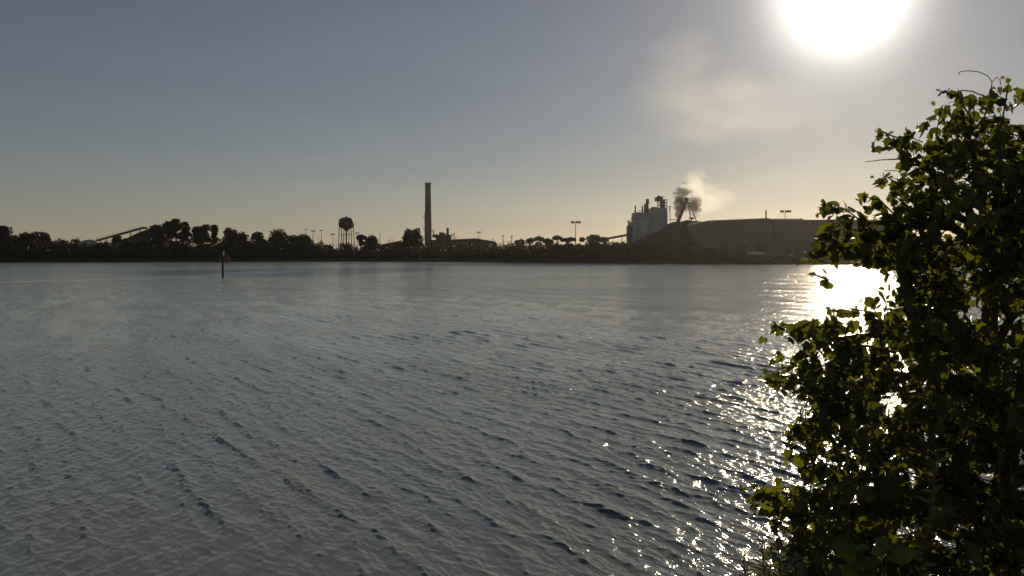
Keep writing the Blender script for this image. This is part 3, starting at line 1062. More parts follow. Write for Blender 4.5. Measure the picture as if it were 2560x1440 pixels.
def chip_conveyor():
    D = 560
    P = lambda px, py, d=0: at(px, py, D + d)
    root = thing('inclined_conveyor', (P(300, 600).x, D, GZ), 'long inclined chip conveyor climbing to the dark mound on the left', 'conveyor')
    a, b = P(240, 602), P(358, 569.5)
    MB().beam(a, b, 2.2, 1.15).build('gallery', M['steel'], root)
    MB().beam(P(358.2, 569.4), P(367, 570.5), 2.6, 1.3).build('head_chute', M['dark_steel'], root)
    MB().tube([P(366, 570.5), P(368.5, 577)], 0.5, 8).build('discharge_spout', M['dark_steel'], root)
    for t in (0.22, 0.5, 0.73, 0.93):
        p = a.lerp(b, t)
        mb = MB()
        for dy in (-1.0, 1.0):
            mb.tube([(p.x - 0.5, D + dy, GZ - .3), (p.x, D + dy * .9, p.z - 0.5)], 0.16, 5)
            mb.tube([(p.x + 0.5, D + dy, GZ - .3), (p.x, D + dy * .9, p.z - 0.5)], 0.16, 5)
        mb.build('trestle', M['dark_steel'], root)
    mb = MB()
    dz = Vector((0, 0, 1.4))
    mb.tube([a + dz - Vector((0, 1, 0)), b + dz - Vector((0, 1, 0))], 0.05, 4)
    for t in np.linspace(0, 1, 14):
        q = a.lerp(b, t) - Vector((0, 1, 0))
        mb.tube([q, q + dz], 0.04, 4)
    mb.build('handrail', M['dark_steel'], root)


chip_conveyor()


# ------------------------------------------------------------------ mill tower block
def mill():
    D = 640
    s = D / FPX
    P = lambda px, py, d=0: at(px, py, D + d)
    root = thing('mill_building', (P(1625, 600).x, D, GZ), 'stepped grey mill block crowned with stacks and an open vessel tower', 'mill')

    def bx(name, x0, x1, ytop, y0, y1, mat='mill_grey', ybot=None):
        zb = GZ - .2 if ybot is None else P(0, ybot).z
        return MB().box(P(x0, 0).x, P(x1, 0).x, D + y0, D + y1, zb, P(0, ytop).z).build(name, M[mat], root)
    bx('stair_tower', 1573.5, 1584, 564, -1, 10, 'shed')
    bx('wall', 1583.9, 1634, 553, 0, 26)
    bx('upper_wall', 1592, 1622, 530, 2, 22, ybot=553.1)
    bx('upper_wall', 1622.2, 1634, 535, 3, 20, ybot=553.1)
    bx('tower_block', 1634.2, 1671, 519, -1, 24)
    bx('side_annex', 1671.2, 1675, 527, 4, 18)
    bx('pale_panel', 1602, 1621, 549, -0.35, -0.02, 'mill_light', ybot=585)
    bx('parapet', 1633.6, 1644, 517.4, -1.4, 5, 'dark_steel', ybot=519.2)
    bx('step_roof', 1584.5, 1592, 543.3, 1, 12, 'dark_steel', ybot=545)
    mb = MB()
    for px in (1585, 1588.5): mb.tube([P(px, 553), P(px, 545)], 0.14, 5)
    mb.tube([P(1585, 551), P(1592, 547)], 0.12, 5)
    mb.build('step_frame', M['dark_steel'], root)
    for px in (1593.4, 1611.3):
        mb = MB(); mb.lathe(P(px, 0).x, D + 5, [(1.9 * s, P(0, 531).z), (1.9 * s, P(0, 514.5).z), (2.1 * s, P(0, 514.2).z), (2.1 * s, P(0, 513.4).z)], 14)
        mb.build('vent_stack', M['dark_steel'], root)
    mb = MB()
    mb.beam(P(1595.5, 527, 5), P(1618, 525.5, 5), 1.0, 0.45)
    mb.build('stack_walkway', M['dark_steel'], root)
    mb = MB(); mb.lathe(P(1622.8, 0).x, D + 8, [(6.2 * s, P(0, 536).z), (6.2 * s, P(0, 514).z), (5.0 * s, P(0, 510).z), (5.0 * s, P(0, 507.5).z)], 20)
    mb.build('scrubber_vessel', M['steel'], root)
    mb = MB(); mb.lathe(P(1625.5, 0).x, D + 8, [(4.1 * s, P(0, 509).z), (4.1 * s, P(0, 497).z), (4.5 * s, P(0, 496.6).z), (4.5 * s, P(0, 495.8).z)], 18)
    mb.build('main_stack', M['dark_steel'], root)
    mb = MB()
    mb.box(P(1616.5, 0).x, P(1631.5, 0).x, D + 4.5, D + 11, P(0, 508.5).z, P(0, 507.8).z)
    for px in (1617, 1622, 1627, 1631): mb.tube([P(px, 508, 4.6), P(px, 504, 4.6)], 0.06, 4)
    mb.beam(P(1616.6, 504.3, 4.6), P(1631.4, 504.3, 4.6), 0.08, 0.08)
    mb.build('stack_platform', M['dark_steel'], root)
    # open vessel tower on top of the right block
    mb = MB()
    for px in (1644.6, 1653, 1662, 1667):
        for dy in (1, 9):
            mb.beam(P(px, 519, dy), P(px, 491 if px < 1660 else 498, dy), 0.6, 0.6)
    for py in (514, 506.5, 499, 492):
        for dy in (1, 9):
            mb.beam(P(1644, py, dy), P(1667.5 if py > 497 else 1661, py, dy), 0.45, 0.45)
    mb.beam(P(1645, 514, 1), P(1653, 507, 1), 0.25, 0.25)
    mb.beam(P(1653, 507, 1), P(1662, 499, 1), 0.25, 0.25)
    for px in (1644.6, 1667):
        mb.beam(P(px, 506.5, 1), P(px, 506.5, 9), 0.4, 0.4)
    mb.build('open_frame', M['dark_steel'], root)
    bx('machine_house', 1644.2, 1661.5, 492.3, 1.6, 8.4, 'dark_steel', ybot=502)
    bx('machine_house', 1657.5, 1667.6, 498, 1.4, 8.6, 'steel', ybot=518.9)
    mb = MB(); mb.lathe(P(1652.5, 0).x, D + 5, [(4.5 * s, P(0, 492).z), (4.2 * s, P(0, 490).z), (2.0 * s, P(0, 487.6).z)], 16)
    mb.build('vessel_cap', M['dark_steel'], root)
    mb = MB(); mb.lathe(P(1659.5, 0).x, D + 5, [(3.0 * s, P(0, 498).z), (3.0 * s, P(0, 493.5).z), (1.4 * s, P(0, 491.6).z)], 14)
    mb.build('vessel_cap', M['dark_steel'], root)
    mb = MB()
    mb.tube([P(1673.6, 527, 2), P(1673.6, 516, 2)], 0.2, 6)
    mb.tube([P(1674.8, 553, 1), P(1674.8, 518, 1)], 0.25, 6)
    mb.beam(P(1669, 517.5, 2), P(1679, 516.3, 2), 1.2, 0.4)
    mb.build('side_platform', M['dark_steel'], root)
    mb = MB()
    mb.tube([P(1572.8, 572, -1.2), P(1572.8, 549.5, -1.2)], 0.3, 6)
    mb.tube([P(1572.8, 551.5, -1.2), P(1584, 551.5, -1.2)], 0.18, 6)
    mb.tube([P(1572.8, 553, -1.2), P(1569, 553.5, -1.2), P(1568.5, 555.5, -1.2)], [0.3, 0.4, 0.6], 6)
    mb.build('lamp_bracket', M['dark_steel'], root)
    mb = MB()
    for i in range(7):
        a = 1640 + i * 4
        mb.beam(P(1634.5, 530 + i * 5, -1.2), P(1670.8, 530 + i * 5, -1.2), 0.12, 0.12)
    mb.build('wall_girts', M['steel'], root)
    # conveyors into the mill
    c = thing('mill_conveyor', (P(1540, 600).x, D + 12, GZ), 'covered conveyor rising from the umbrella pines into the mill', 'conveyor')
    a, b = at(1500, 600, D + 12), at(1573.2, 586.5, D + 5)
    MB().beam(a, b, 2.2, 1.5).build('gallery', M['steel'], c)
    for t in (0.3, 0.75):
        p = a.lerp(b, t)
        MB().tube([(p.x - .6, p.y, GZ - .3), (p.x, p.y, p.z - .6), ], 0.2, 6).tube([(p.x + .6, p.y, GZ - .3), (p.x, p.y, p.z - .6)], 0.2, 6).build('trestle', M['dark_steel'], c)
    c = thing('pile_conveyor', (P(1640, 580).x, D - 60, GZ), 'thin slanting conveyor crossing in front of the grey mill', 'conveyor')
    d2 = D - 60
    a, b = at(1590, 603, d2), at(1677, 566, d2)
    MB().beam(a, b, 1.8, 1.0).build('gallery', M['steel'], c)
    for t in (0.25, 0.6, 0.9):
        p = a.lerp(b, t)
        MB().tube([(p.x, p.y, GZ - .3), (p.x, p.y, p.z - .4)], 0.22, 6).build('trestle', M['dark_steel'], c)


mill()


# ------------------------------------------------------------------ log pile, stacking boom, warehouses on the right
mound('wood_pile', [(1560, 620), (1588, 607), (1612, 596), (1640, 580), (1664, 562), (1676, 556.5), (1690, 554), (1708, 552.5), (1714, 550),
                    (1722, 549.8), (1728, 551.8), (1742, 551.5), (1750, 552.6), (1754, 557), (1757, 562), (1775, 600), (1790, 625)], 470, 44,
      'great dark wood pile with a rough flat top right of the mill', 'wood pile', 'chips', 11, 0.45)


def stacker():
    D = 475
    P = lambda px, py, d=0: at(px, py, D + d)
    root = thing('stacking_boom', (P(1715, 550).x, D, P(0, 553).z), 'leaning stacker boom with a pair of prop legs on the wood pile', 'stacker')
    mb = MB()
    a, b = P(1693, 556), P(1719, 495)
    mb.beam(a + Vector((-0.45, 0.6, 0)), b + Vector((-0.2, 0.6, 0)), 0.5, 0.5)
    mb.beam(a + Vector((0.9, 0.6, 0)), b + Vector((0.35, 0.6, 0)), 0.5, 0.5)
    mb.beam(a + Vector((-0.45, -0.6, 0)), b + Vector((-0.2, -0.6, 0)), 0.5, 0.5)
    mb.beam(a + Vector((0.9, -0.6, 0)), b + Vector((0.35, -0.6, 0)), 0.5, 0.5)
    n = 10
    for i in range(n):
        p, q = a.lerp(b, i / n), a.lerp(b, (i + 1) / n)
        mb.tube([p + Vector((-.4, -.6, 0)), q + Vector((.8 - .5 * i / n, -.6, 0))], 0.16, 4)
    mb.build('boom_truss', M['dark_steel'], root)
    MB().beam(P(1694.5, 556), P(1718, 499), 1.4, 0.8).build('belt_gallery', M['dark_steel'], root)
    MB().box(P(1715.5, 0).x, P(1721.5, 0).x, D - 0.8, D + 0.8, P(0, 500).z, P(0, 494).z).build('head_pulley_house', M['dark_steel'], root)
    MB().beam(P(1719, 508), P(1731, 508.2), 0.8, 0.35).build('tie_beam', M['dark_steel'], root)
    for t_, f_ in (((1718.5, 505), (1728.5, 553)), ((1722, 505), (1741.5, 553))):
        MB().beam(P(*t_), P(*f_), 0.42, 0.42).build('prop_leg', M['dark_steel'], root)
    mb = MB()
    mb.box(P(1726, 0).x, P(1741, 0).x, D - 1, D + 1, P(0, 545.2).z, P(0, 543.6).z)
    mb.beam(P(1723, 551), P(1726, 543.8), 0.15, 0.15)
    mb.box(P(1730, 0).x, P(1738, 0).x, D - .8, D + .8, P(0, 548.5).z, P(0, 545.4).z)
    mb.build('drive_house', M['dark_steel'], root)
    mb = MB()
    mb.beam(P(1674, 549), P(1694, 549.3), 0.9, 0.3)
    mb.tube([P(1676, 557), P(1676, 549)], .14, 5); mb.tube([P(1684, 556), P(1684, 549)], .14, 5)
    mb.build('feed_walkway', M['dark_steel'], root)


stacker()


def warehouses():
    D = 420
    P = lambda px, py, d=0: at(px, py, D + d)
    root = thing('long_warehouse', (P(1840, 600).x, D, GZ), 'long flat-roofed warehouse right of the wood pile with a thin vent pipe', 'warehouse')
    crest = [(1760.5, 562), (1761, 556), (1770, 553.2), (1914, 547.3), (1921, 547.6), (1931, 550.5)]
    xz = [(P(a, b).x, P(a, b).z) for a, b in crest]
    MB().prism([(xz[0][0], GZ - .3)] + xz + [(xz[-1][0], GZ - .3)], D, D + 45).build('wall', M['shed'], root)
    r = xz[1:]
    MB().prism([(x, z + .04) for x, z in r] + [(x, z + 0.36) for x, z in reversed(r)], D - 0.5, D + 45.5).build('roof_edge', M['shed_roof'], root)
    MB().tube([P(1915, 552, 6), P(1915, 526, 6)], 0.36, 10).build('vent_pipe', M['dark_steel'], root)
    mb = MB()
    for px in range(1772, 1925, 14):
        mb.box(P(px, 0).x, P(px + 0.9, 0).x, D - 0.22, D - 0.02, GZ - .2, P(0, 556).z)
    mb.build('wall_ribs', M['shed'], root)
    for px in (1800, 1850, 1893):
        MB().box(P(px, 0).x, P(px + 24, 0).x, D - 0.16, D - 0.03, GZ - .1, P(0, 612).z).build('loading_door', M['dark_steel'], root)
    D2 = 430
    Q = lambda px, py: at(px, py, D2)
    root = thing('lower_warehouse', (Q(2080, 600).x, D2, GZ), 'lower warehouse continuing behind the shrub with a raised roof vent strip', 'warehouse')
    crest = [(1932, 550.2), (2015, 551.2), (2250, 551.5)]
    xz = [(Q(a, b).x, Q(a, b).z) for a, b in crest]
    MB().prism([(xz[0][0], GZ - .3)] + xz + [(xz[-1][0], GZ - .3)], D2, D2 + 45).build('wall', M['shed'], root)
    MB().prism([(x, z + .04) for x, z in xz] + [(x, z + 0.34) for x, z in reversed(xz)], D2 - 0.5, D2 + 45.5).build('roof_edge', M['shed_roof'], root)
    MB().box(Q(1942, 0).x, Q(2004, 0).x, D2 + 3, D2 + 7, Q(0, 550.8).z + .5, Q(0, 548.6).z + .5).build('roof_vent', M['pale'], root)
    MB().box(Q(2006, 0).x, Q(2018, 0).x, D2 + 2, D2 + 6, Q(0, 551).z + .45, Q(0, 548.4).z + .4).build('roof_unit', M['dark_steel'], root)
    mb = MB()
    for px in range(1946, 2250, 14):
        mb.box(Q(px, 0).x, Q(px + 0.9, 0).x, D2 - 0.22, D2 - 0.02, GZ - .2, Q(0, 556).z)
    mb.build('wall_ribs', M['shed'], root)
    # pale covered stack and low things on the quay
    D3 = 392
    S = lambda px, py: at(px, py, D3)
    root = thing('covered_stack', (S(1888, 635).x, D3, GZ), 'pale tarpaulin-covered stack on the quay before the long warehouse', 'stack')
    xz = [(S(a, b).x, S(a, b).z) for a, b in ((1866, 637), (1868, 631), (1874, 629), (1900, 628.6), (1908, 630), (1911, 637))]
    MB().prism(xz, D3 - 2, D3 + 2).build('tarpaulin', M['pale'], root)
    MB().box(xz[0][0] + .2, xz[-1][0] - .2, D3 - 1.9, D3 + 1.9, GZ - .6, S(0, 637.1).z).build('stacked_load', M['chips'], root)
    root = thing('moored_skiff', (S(1979, 637).x, 384, GZ), 'small white strip of a skiff upturned on the quay near the shrub', 'skiff')
    p, q = at(1974, 637.2, 384), at(1984, 636, 384)
    n = 9
    V, F = [], []
    for i in range(n):
        t = i / (n - 1); w = 0.75 * math.sin(math.pi * min(1, 0.12 + t * 0.88)) ** 0.6
        x = p.x + (q.x - p.x) * t
        for k in range(7):
            an = math.pi * k / 6
            V.append((x, 384 + w * math.cos(an), p.z - 0.3 + 0.6 * (w / 0.75) * math.sin(an)))
    for i in range(n - 1):
        for k in range(6): F.append((i * 7 + k, i * 7 + k + 1, (i + 1) * 7 + k + 1, (i + 1) * 7 + k))
    MB().add(V, F).build('hull', M['pale'], root, smooth=True)
    MB().box(p.x + .3, q.x - .3, 383.3, 384.7, 0.6, p.z - 0.31).build('cradle', M['post'], root)


warehouses()


# ------------------------------------------------------------------ channel marker in the bay
def marker():
    b = at(557.3, 692, CAM_Z * FPX / (692 - HOR))
    D = b.y
    P = lambda px, py, d=0: at(px, py, D + d)
    root = thing('channel_marker', (b.x, D, 0), 'dark piling with a red triangular daymark standing in the bay', 'channel marker')
    x = b.x
    zt = P(0, 640).z
    MB().tube([(x, D, -1.5), (x, D, 0.4), (x, D, zt)], [0.20, 0.19, 0.17], 14).build('piling', M['post'], root)

    def tri(yaw, cx, cz, w, h, off):
        # triangular board, apex up, with thickness
        c, s_ = math.cos(yaw), math.sin(yaw)
        V = []
        for d_ in (0, 0.04):
            for u, v in ((-w / 2, 0), (w / 2, 0), (0.06, h), (-0.06, h)):
                V.append((cx + u * c + (off + d_) * s_, D + u * s_ - (off + d_) * c, cz + v))
        return V, [(3, 2, 1, 0), (4, 5, 6, 7), (0, 1, 5, 4), (1, 2, 6, 5), (2, 3, 7, 6), (3, 0, 4, 7)]
    z0 = P(0, 656).z
    V, F = tri(R(12), x + 0.78, z0, 1.45, 1.36, 0.16)
    MB().add(V, F).build('daymark_board', M['sign_red'], root)
    V, F = tri(R(-62), x - 0.35, z0 + 0.25, 1.35, 1.5, 0.22)
    o = MB().add(V, F).build('daymark_board', M['sign_back'], root)
    o['label'] = 'brown back of the second daymark board'
    mb = MB()
    mb.beam((x, D - .1, z0 + .35), (x + 1.3, D - .05, z0 + .45), 0.08, 0.1)
    mb.beam((x, D - .1, z0 + .75), (x + 1.0, D - .05, z0 + .8), 0.08, 0.1)
    mb.beam((x, D, z0 - 0.55), (x + 1.0, D - .05, z0 + 0.02), 0.06, 0.06)
    mb.build('board_bracket', M['post'], root)
    mb = MB(); mb.lathe(x + 0.15, D, [(0.12, zt), (0.12, zt + .35), (0.2, zt + .4), (0.2, zt + .6), (0.14, zt + .8), (0.04, zt + .86)], 12)
    mb.build('lantern', M['lens'], root)
    MB().box(x - 0.30, x - 0.21, D - 0.22, D + 0.16, P(0, 677).z, P(0, 664).z).build('gauge_board', M['pale'], root)


marker()


# ------------------------------------------------------------------ vine-covered shrub on the near bank
LEAF_HALF = [(0, 0), (.20, -.10), (.47, .03), (.40, .28), (.55, .50), (.30, .57), (.19, .80), (0, 1.0)]


def leaf_template(half=LEAF_HALF, fold=0.22, droop=0.22):
    r = half
    mid = [(0, .30), (0, .62)]
    pts = list(r) + mid + [(-u, v) for u, v in r[1:-1]]
    n = len(r); m1, m2 = n, n + 1
    L_ = lambda i: 0 if i == 0 else (n - 1 if i == n - 1 else n + 1 + i)
    T = [(0, 1, m1), (1, 2, m1), (2, 3, m1), (3, m2, m1), (3, 4, m2), (4, 5, m2), (5, 6, m2), (6, 7, m2)]
    T2 = []
    for a, b, c in T:
        f = lambda i: i if i in (m1, m2) else L_(i)
        T2.append((f(b), f(a), f(c)))
    P = np.array([(u, v - 0.0, -fold * abs(u) * 1.6 - droop * v * v) for u, v in pts])
    return P, np.array(T + T2)


LOBED = leaf_template()
LANCE = leaf_template([(0, 0), (.05, .04), (.11, .15), (.14, .32), (.13, .50), (.09, .68), (.045, .86), (0, 1.0)], 0.3, 0.35)
BROAD = leaf_template([(0, 0), (.20, -.06), (.40, .06), (.47, .26), (.45, .46), (.33, .66), (.17, .85), (0, 1.0)], 0.2, 0.3)


def leaves_mesh(C, Dv, Nv, S, tmpl):
    """leaf blades: base C, tip direction Dv, face normal Nv, length S"""
    P, T = tmpl
    Dv = Dv / np.linalg.norm(Dv, axis=1, keepdims=True)
    U = np.cross(Dv, Nv); U /= np.linalg.norm(U, axis=1, keepdims=True) + 1e-9
    W = np.cross(U, Dv)
    V = C[:, None, :] + S[:, None, None] * (P[None, :, 0:1] * U[:, None] + P[None, :, 1:2] * Dv[:, None] + P[None, :, 2:3] * W[:, None])
    F = (np.arange(len(C)) * len(P))[:, None, None] + T[None]
    return V.reshape(-1, 3), F.reshape(-1, 3)


M['vine_leaf'] = foliage('vine_leaves', (0.060, 0.076, 0.026), (0.150, 0.150, 0.050), 0.58, 0.45, 0.4, (1.5, 1.55, 0.35))
M['ground_leaf'] = foliage('ground_cover', (0.035, 0.040, 0.016), (0.10, 0.085, 0.035), 0.3)
M['bright_leaf'] = foliage('bright_broad_leaf', (0.13, 0.18, 0.03), (0.19, 0.22, 0.045), 0.55, 0.4, 0.4, (1.9, 1.9, 0.4))
M['weed_leaf'] = foliage('weed_leaves', (0.20, 0.18, 0.05), (0.34, 0.28, 0.09), 0.45, tc_=(1.5, 1.4, 0.5))
M['pale_leaf'] = foliage('pale_weed_leaves', (0.22, 0.25, 0.16), (0.36, 0.36, 0.26), 0.35, tc_=(1.2, 1.2, 0.8))
M['twig'] = simple('twig_bark', (0.10, 0.075, 0.05), 0.85, var=0.3, scale=8)

OUT = [(2350, 222), (2400, 228), (2440, 252), (2470, 205), (2490, 240), (2510, 195), (2530, 200), (2542, 280), (2570, 310), (2640, 300), (2800, 250),
       (2800, 1520), (1850, 1520), (1870, 1440), (1905, 1395), (1965, 1335), (1900, 1290), (1848, 1240), (1870, 1205), (1960, 1212), (2010, 1190),
       (1985, 1150), (1975, 1090), (2000, 1045), (2016, 1000), (1990, 985), (1955, 970), (1912, 945), (1935, 895), (1985, 890), (2040, 880), (2005, 852),
       (1960, 842), (1912, 832), (1940, 800), (2010, 800), (2080, 780), (2150, 770), (2205, 720), (2228, 668), (2150, 664), (2060, 658), (2008, 652), (2012, 625),
       (2050, 590), (2062, 560), (2040, 530), (2046, 505), (2090, 500), (2130, 522), (2165, 488), (2185, 505), (2195, 545), (2215, 545), (2225, 515), (2182, 470), (2172, 455),
       (2195, 430), (2240, 418), (2262, 398), (2205, 385), (2172, 365), (2180, 330), (2210, 318), (2250, 336), (2310, 320), (2335, 290), (2332, 240)]


def inside(px, py, poly):
    r = np.zeros(len(px), bool)
    n = len(poly)
    for i in range(n):
        x0, y0 = poly[i]; x1, y1 = poly[(i + 1) % n]
        if y0 == y1: continue
        c = ((y0 > py) != (y1 > py)) & (px < (x1 - x0) * (py - y0) / (y1 - y0) + x0)
        r ^= c
    return r


def edge_dist(px, py, poly):
    dm = np.full(len(px), 1e9)
    n = len(poly)
    for i in range(n):
        a = np.array(poly[i], float); b = np.array(poly[(i + 1) % n], float)
        ab = b - a; L2 = (ab ** 2).sum()
        t = np.clip(((px - a[0]) * ab[0] + (py - a[1]) * ab[1]) / L2, 0, 1)
        dm = np.minimum(dm, np.hypot(px - a[0] - t * ab[0], py - a[1] - t * ab[1]))
    return dm


def at_np(px, py, D):
    dx, dy = (px - 1280) / FPX, (720 - py) / FPX
    c, s_ = math.cos(PITCH), math.sin(PITCH)
    y, z = c + dy * s_, dy * c - s_
    t = D / y
    return np.stack([dx * t, D, CAM_Z + z * t], -1)


def vine_shrub():
    rs = np.random.default_rng(5)
    bx, by = 3.05, 5.9
    root = thing('vine_covered_shrub', (bx, by, float(bank_h(np.array(bx), np.array(by)))),
                 'large dark shrub smothered in lobed vine leaves, filling the near bank on the right', 'shrub')
    base = Vector((bx, by, root.location.z - 0.3))
    # supporting trunk and limbs
    hub = [at(2520, 1150, 5.9), at(2470, 900, 5.8), at(2480, 640, 5.7)]
    MB().tube([base, hub[0], hub[1], hub[2], at(2500, 420, 5.6)], [0.085, 0.07, 0.055, 0.04, 0.02], 10).build('trunk', M['bark'], root)
    ends = [(0, (2180, 1300, 5.4)), (0, (2700, 1000, 5.5)), (1, (2060, 1060, 5.3)), (1, (2060, 850, 5.4)), (1, (2240, 760, 5.6)), (1, (2660, 700, 5.8)),
            (2, (2150, 560, 5.5)), (2, (2260, 380, 5.6)), (2, (2400, 280, 5.5)), (2, (2680, 420, 5.6)), (0, (2350, 1200, 5.0)), (2, (2300, 520, 5.2))]
    limbs = []
    for h, e in ends:
        a, b = hub[h], at(*e)
        mid = a.lerp(b, 0.5) + Vector((0, 0, 0.12))
        MB().tube([a, a.lerp(mid, .6) + Vector((0, 0, .05)), mid.lerp(b, .4), b], [0.035, 0.028, 0.02, 0.008], 8).build('limb', M['bark'], root)
    # shoots with leaves along them
    tw = MB()
    C, Dv, Nv, S = [], [], [], []

    def leafy(pts, size, every=0.042, jitter=0.03, taper=True):
        pts = [np.array(p) for p in pts]
        seg = [np.linalg.norm(pts[i + 1] - pts[i]) for i in range(len(pts) - 1)]
        L = sum(seg); sdist = 0.0; k = 0
        while sdist < L:
            q = sdist; i = 0
            while i < len(seg) - 1 and q > seg[i]: q -= seg[i]; i += 1
            p = pts[i] + (pts[i + 1] - pts[i]) * min(1, q / max(seg[i], 1e-6))
            t = (pts[i + 1] - pts[i]) / max(seg[i], 1e-6)
            side = np.cross(t, (0, 0, 1)) * (1 if k % 2 else -1)
            dv = side * rs.uniform(0.3, 1) + np.array((0, 0, -1)) * rs.uniform(0.1, 1.0) + t * 0.3 + rs.normal(0, 0.35, 3)
            nv = np.array((0.15, -0.35, 0.8)) + rs.normal(0, 0.55, 3)
            f = 1 - 0.5 * (sdist / L) if taper else 1
            C.append(p + rs.normal(0, jitter, 3)); Dv.append(dv); Nv.append(nv)
            S.append(size * f * rs.uniform(0.5, 1.4))
            sdist += every * rs.uniform(0.6, 1.4); k += 1

    N = 1500
    px = rs.uniform(1840, 2790, N * 4); py = rs.uniform(195, 1500, N * 4)
    ok = inside(px, py, OUT)
    px, py = px[ok], py[ok]
    ed = edge_dist(px, py, OUT)
    keep = (ed > 13) & (rs.uniform(0, 1, len(px)) < np.clip(0.6 + ed / 220, 0, 1))
    px, py, ed = px[keep][:N], py[keep][:N], ed[keep][:N]
    # the mass bulges: thin at its rim, thick inside
    half = np.clip(ed / 190, 0.12, 1) * 0.95
    D = 5.55 + rs.uniform(-1, 1, len(px)) * half - np.clip((py - 900) / 600, 0, 1) * 0.35
    A = at_np(px, py, D)
    for a in A:
        d_ = rs.normal(size=3) * (1, 0.8, 0.8) + (-0.35, -0.1, 0.15)
        d_ /= np.linalg.norm(d_)
        L = rs.uniform(0.14, 0.34)
        g = np.array((0, 0, -0.12)) * L * 2
        pts = [a, a + d_ * L * 0.5, a + d_ * L + g]
        ex_, ey_ = project(np.array(pts))
        if inside(ex_, ey_, OUT).all(): tw.tube(pts, [0.004, 0.003, 0.0015], 4, False)
        leafy(pts, rs.uniform(0.070, 0.10), 0.045)
    sprays = [([(2430, 300), (2395, 240), (2352, 228)], .085), ([(2500, 330), (2515, 250), (2522, 198)], .07), ([(2450, 330), (2470, 260), (2480, 212)], .075),
              ([(2300, 420), (2245, 345), (2205, 328), (2180, 362)], .085), ([(2260, 470), (2215, 440), (2180, 462)], .075),
              ([(2200, 590), (2130, 535), (2085, 510), (2042, 520)], .105), ([(2160, 640), (2090, 610), (2045, 635), (2010, 645)], .09), ([(2260, 560), (2200, 500), (2160, 490)], .11),
              ([(2120, 830), (2020, 815), (1950, 820), (1914, 836)], .095), ([(2080, 960), (2000, 905), (1945, 925), (1914, 942)], .07), ([(2060, 970), (1985, 955), (1930, 958)], .065),
              ([(2060, 1080), (1995, 1060), (1976, 1100)], .085), ([(2040, 1260), (1960, 1235), (1900, 1215), (1850, 1222)], .07), ([(2030, 1330), (1950, 1300), (1895, 1275)], .065),
              ([(2070, 700), (2045, 690), (2025, 685)], .07), ([(2180, 780), (2120, 770), (2075, 778)], .075), ([(2570, 420), (2575, 330), (2590, 300)], .09),
              ([(2120, 1000), (2060, 990), (2020, 1005)], .08), ([(2050, 1160), (2010, 1170), (1985, 1150)], .09)]
    n_in = len(C)
    for path, sz in sprays:
        d0 = rs.uniform(5.2, 5.7)
        pts = [at(x, y, d0 + 0.05 * i) for i, (x, y) in enumerate(path)]
        tw.tube(pts, [0.006 - 0.0013 * i for i in range(len(pts))], 5, False)
        leafy(pts, sz, 0.032, 0.02)
        leafy(pts, sz * 0.9, 0.05, 0.018)
    C, Dv, Nv, S = np.array(C), np.array(Dv), np.array(Nv), np.array(S)
    qx, qy = project(C + Dv / np.linalg.norm(Dv, axis=1, keepdims=True) * S[:, None] * 0.5)
    ins = inside(qx, qy, OUT) | (edge_dist(qx, qy, OUT) < 9)
    ins[n_in:] = True
    C, Dv, Nv, S = C[ins], Dv[ins], Nv[ins], S[ins]
    V, F = leaves_mesh(C, Dv, Nv, S, LOBED)
    np_mesh('foliage', V, F, M['vine_leaf'], root)
    tw.build('twigs', M['twig'], root)
    # curling tendrils above the crown
    d0 = 5.4
    for path, r_ in (([(2478, 235), (2480, 205), (2470, 190), (2448, 180), (2425, 177), (2405, 178), (2396, 182), (2398, 188)], .0028),
                     ([(2480, 205), (2492, 192), (2500, 200), (2502, 212)], .0024),
                     ([(2460, 240), (2430, 228), (2405, 226), (2385, 234)], .004)):
        MB().tube([at(x, y, d0) for x, y in path], r_, 5, False).build('tendril', M['twig'], root)
    MB().tube([at(x, y, 5.4) for x, y in ((2300, 395), (2240, 398), (2200, 400), (2163, 405))], [.006, .004, .003, .002], 5, False).build('bare_twig', M['twig'], root)
    return len(S)


print('vine leaves', vine_shrub())


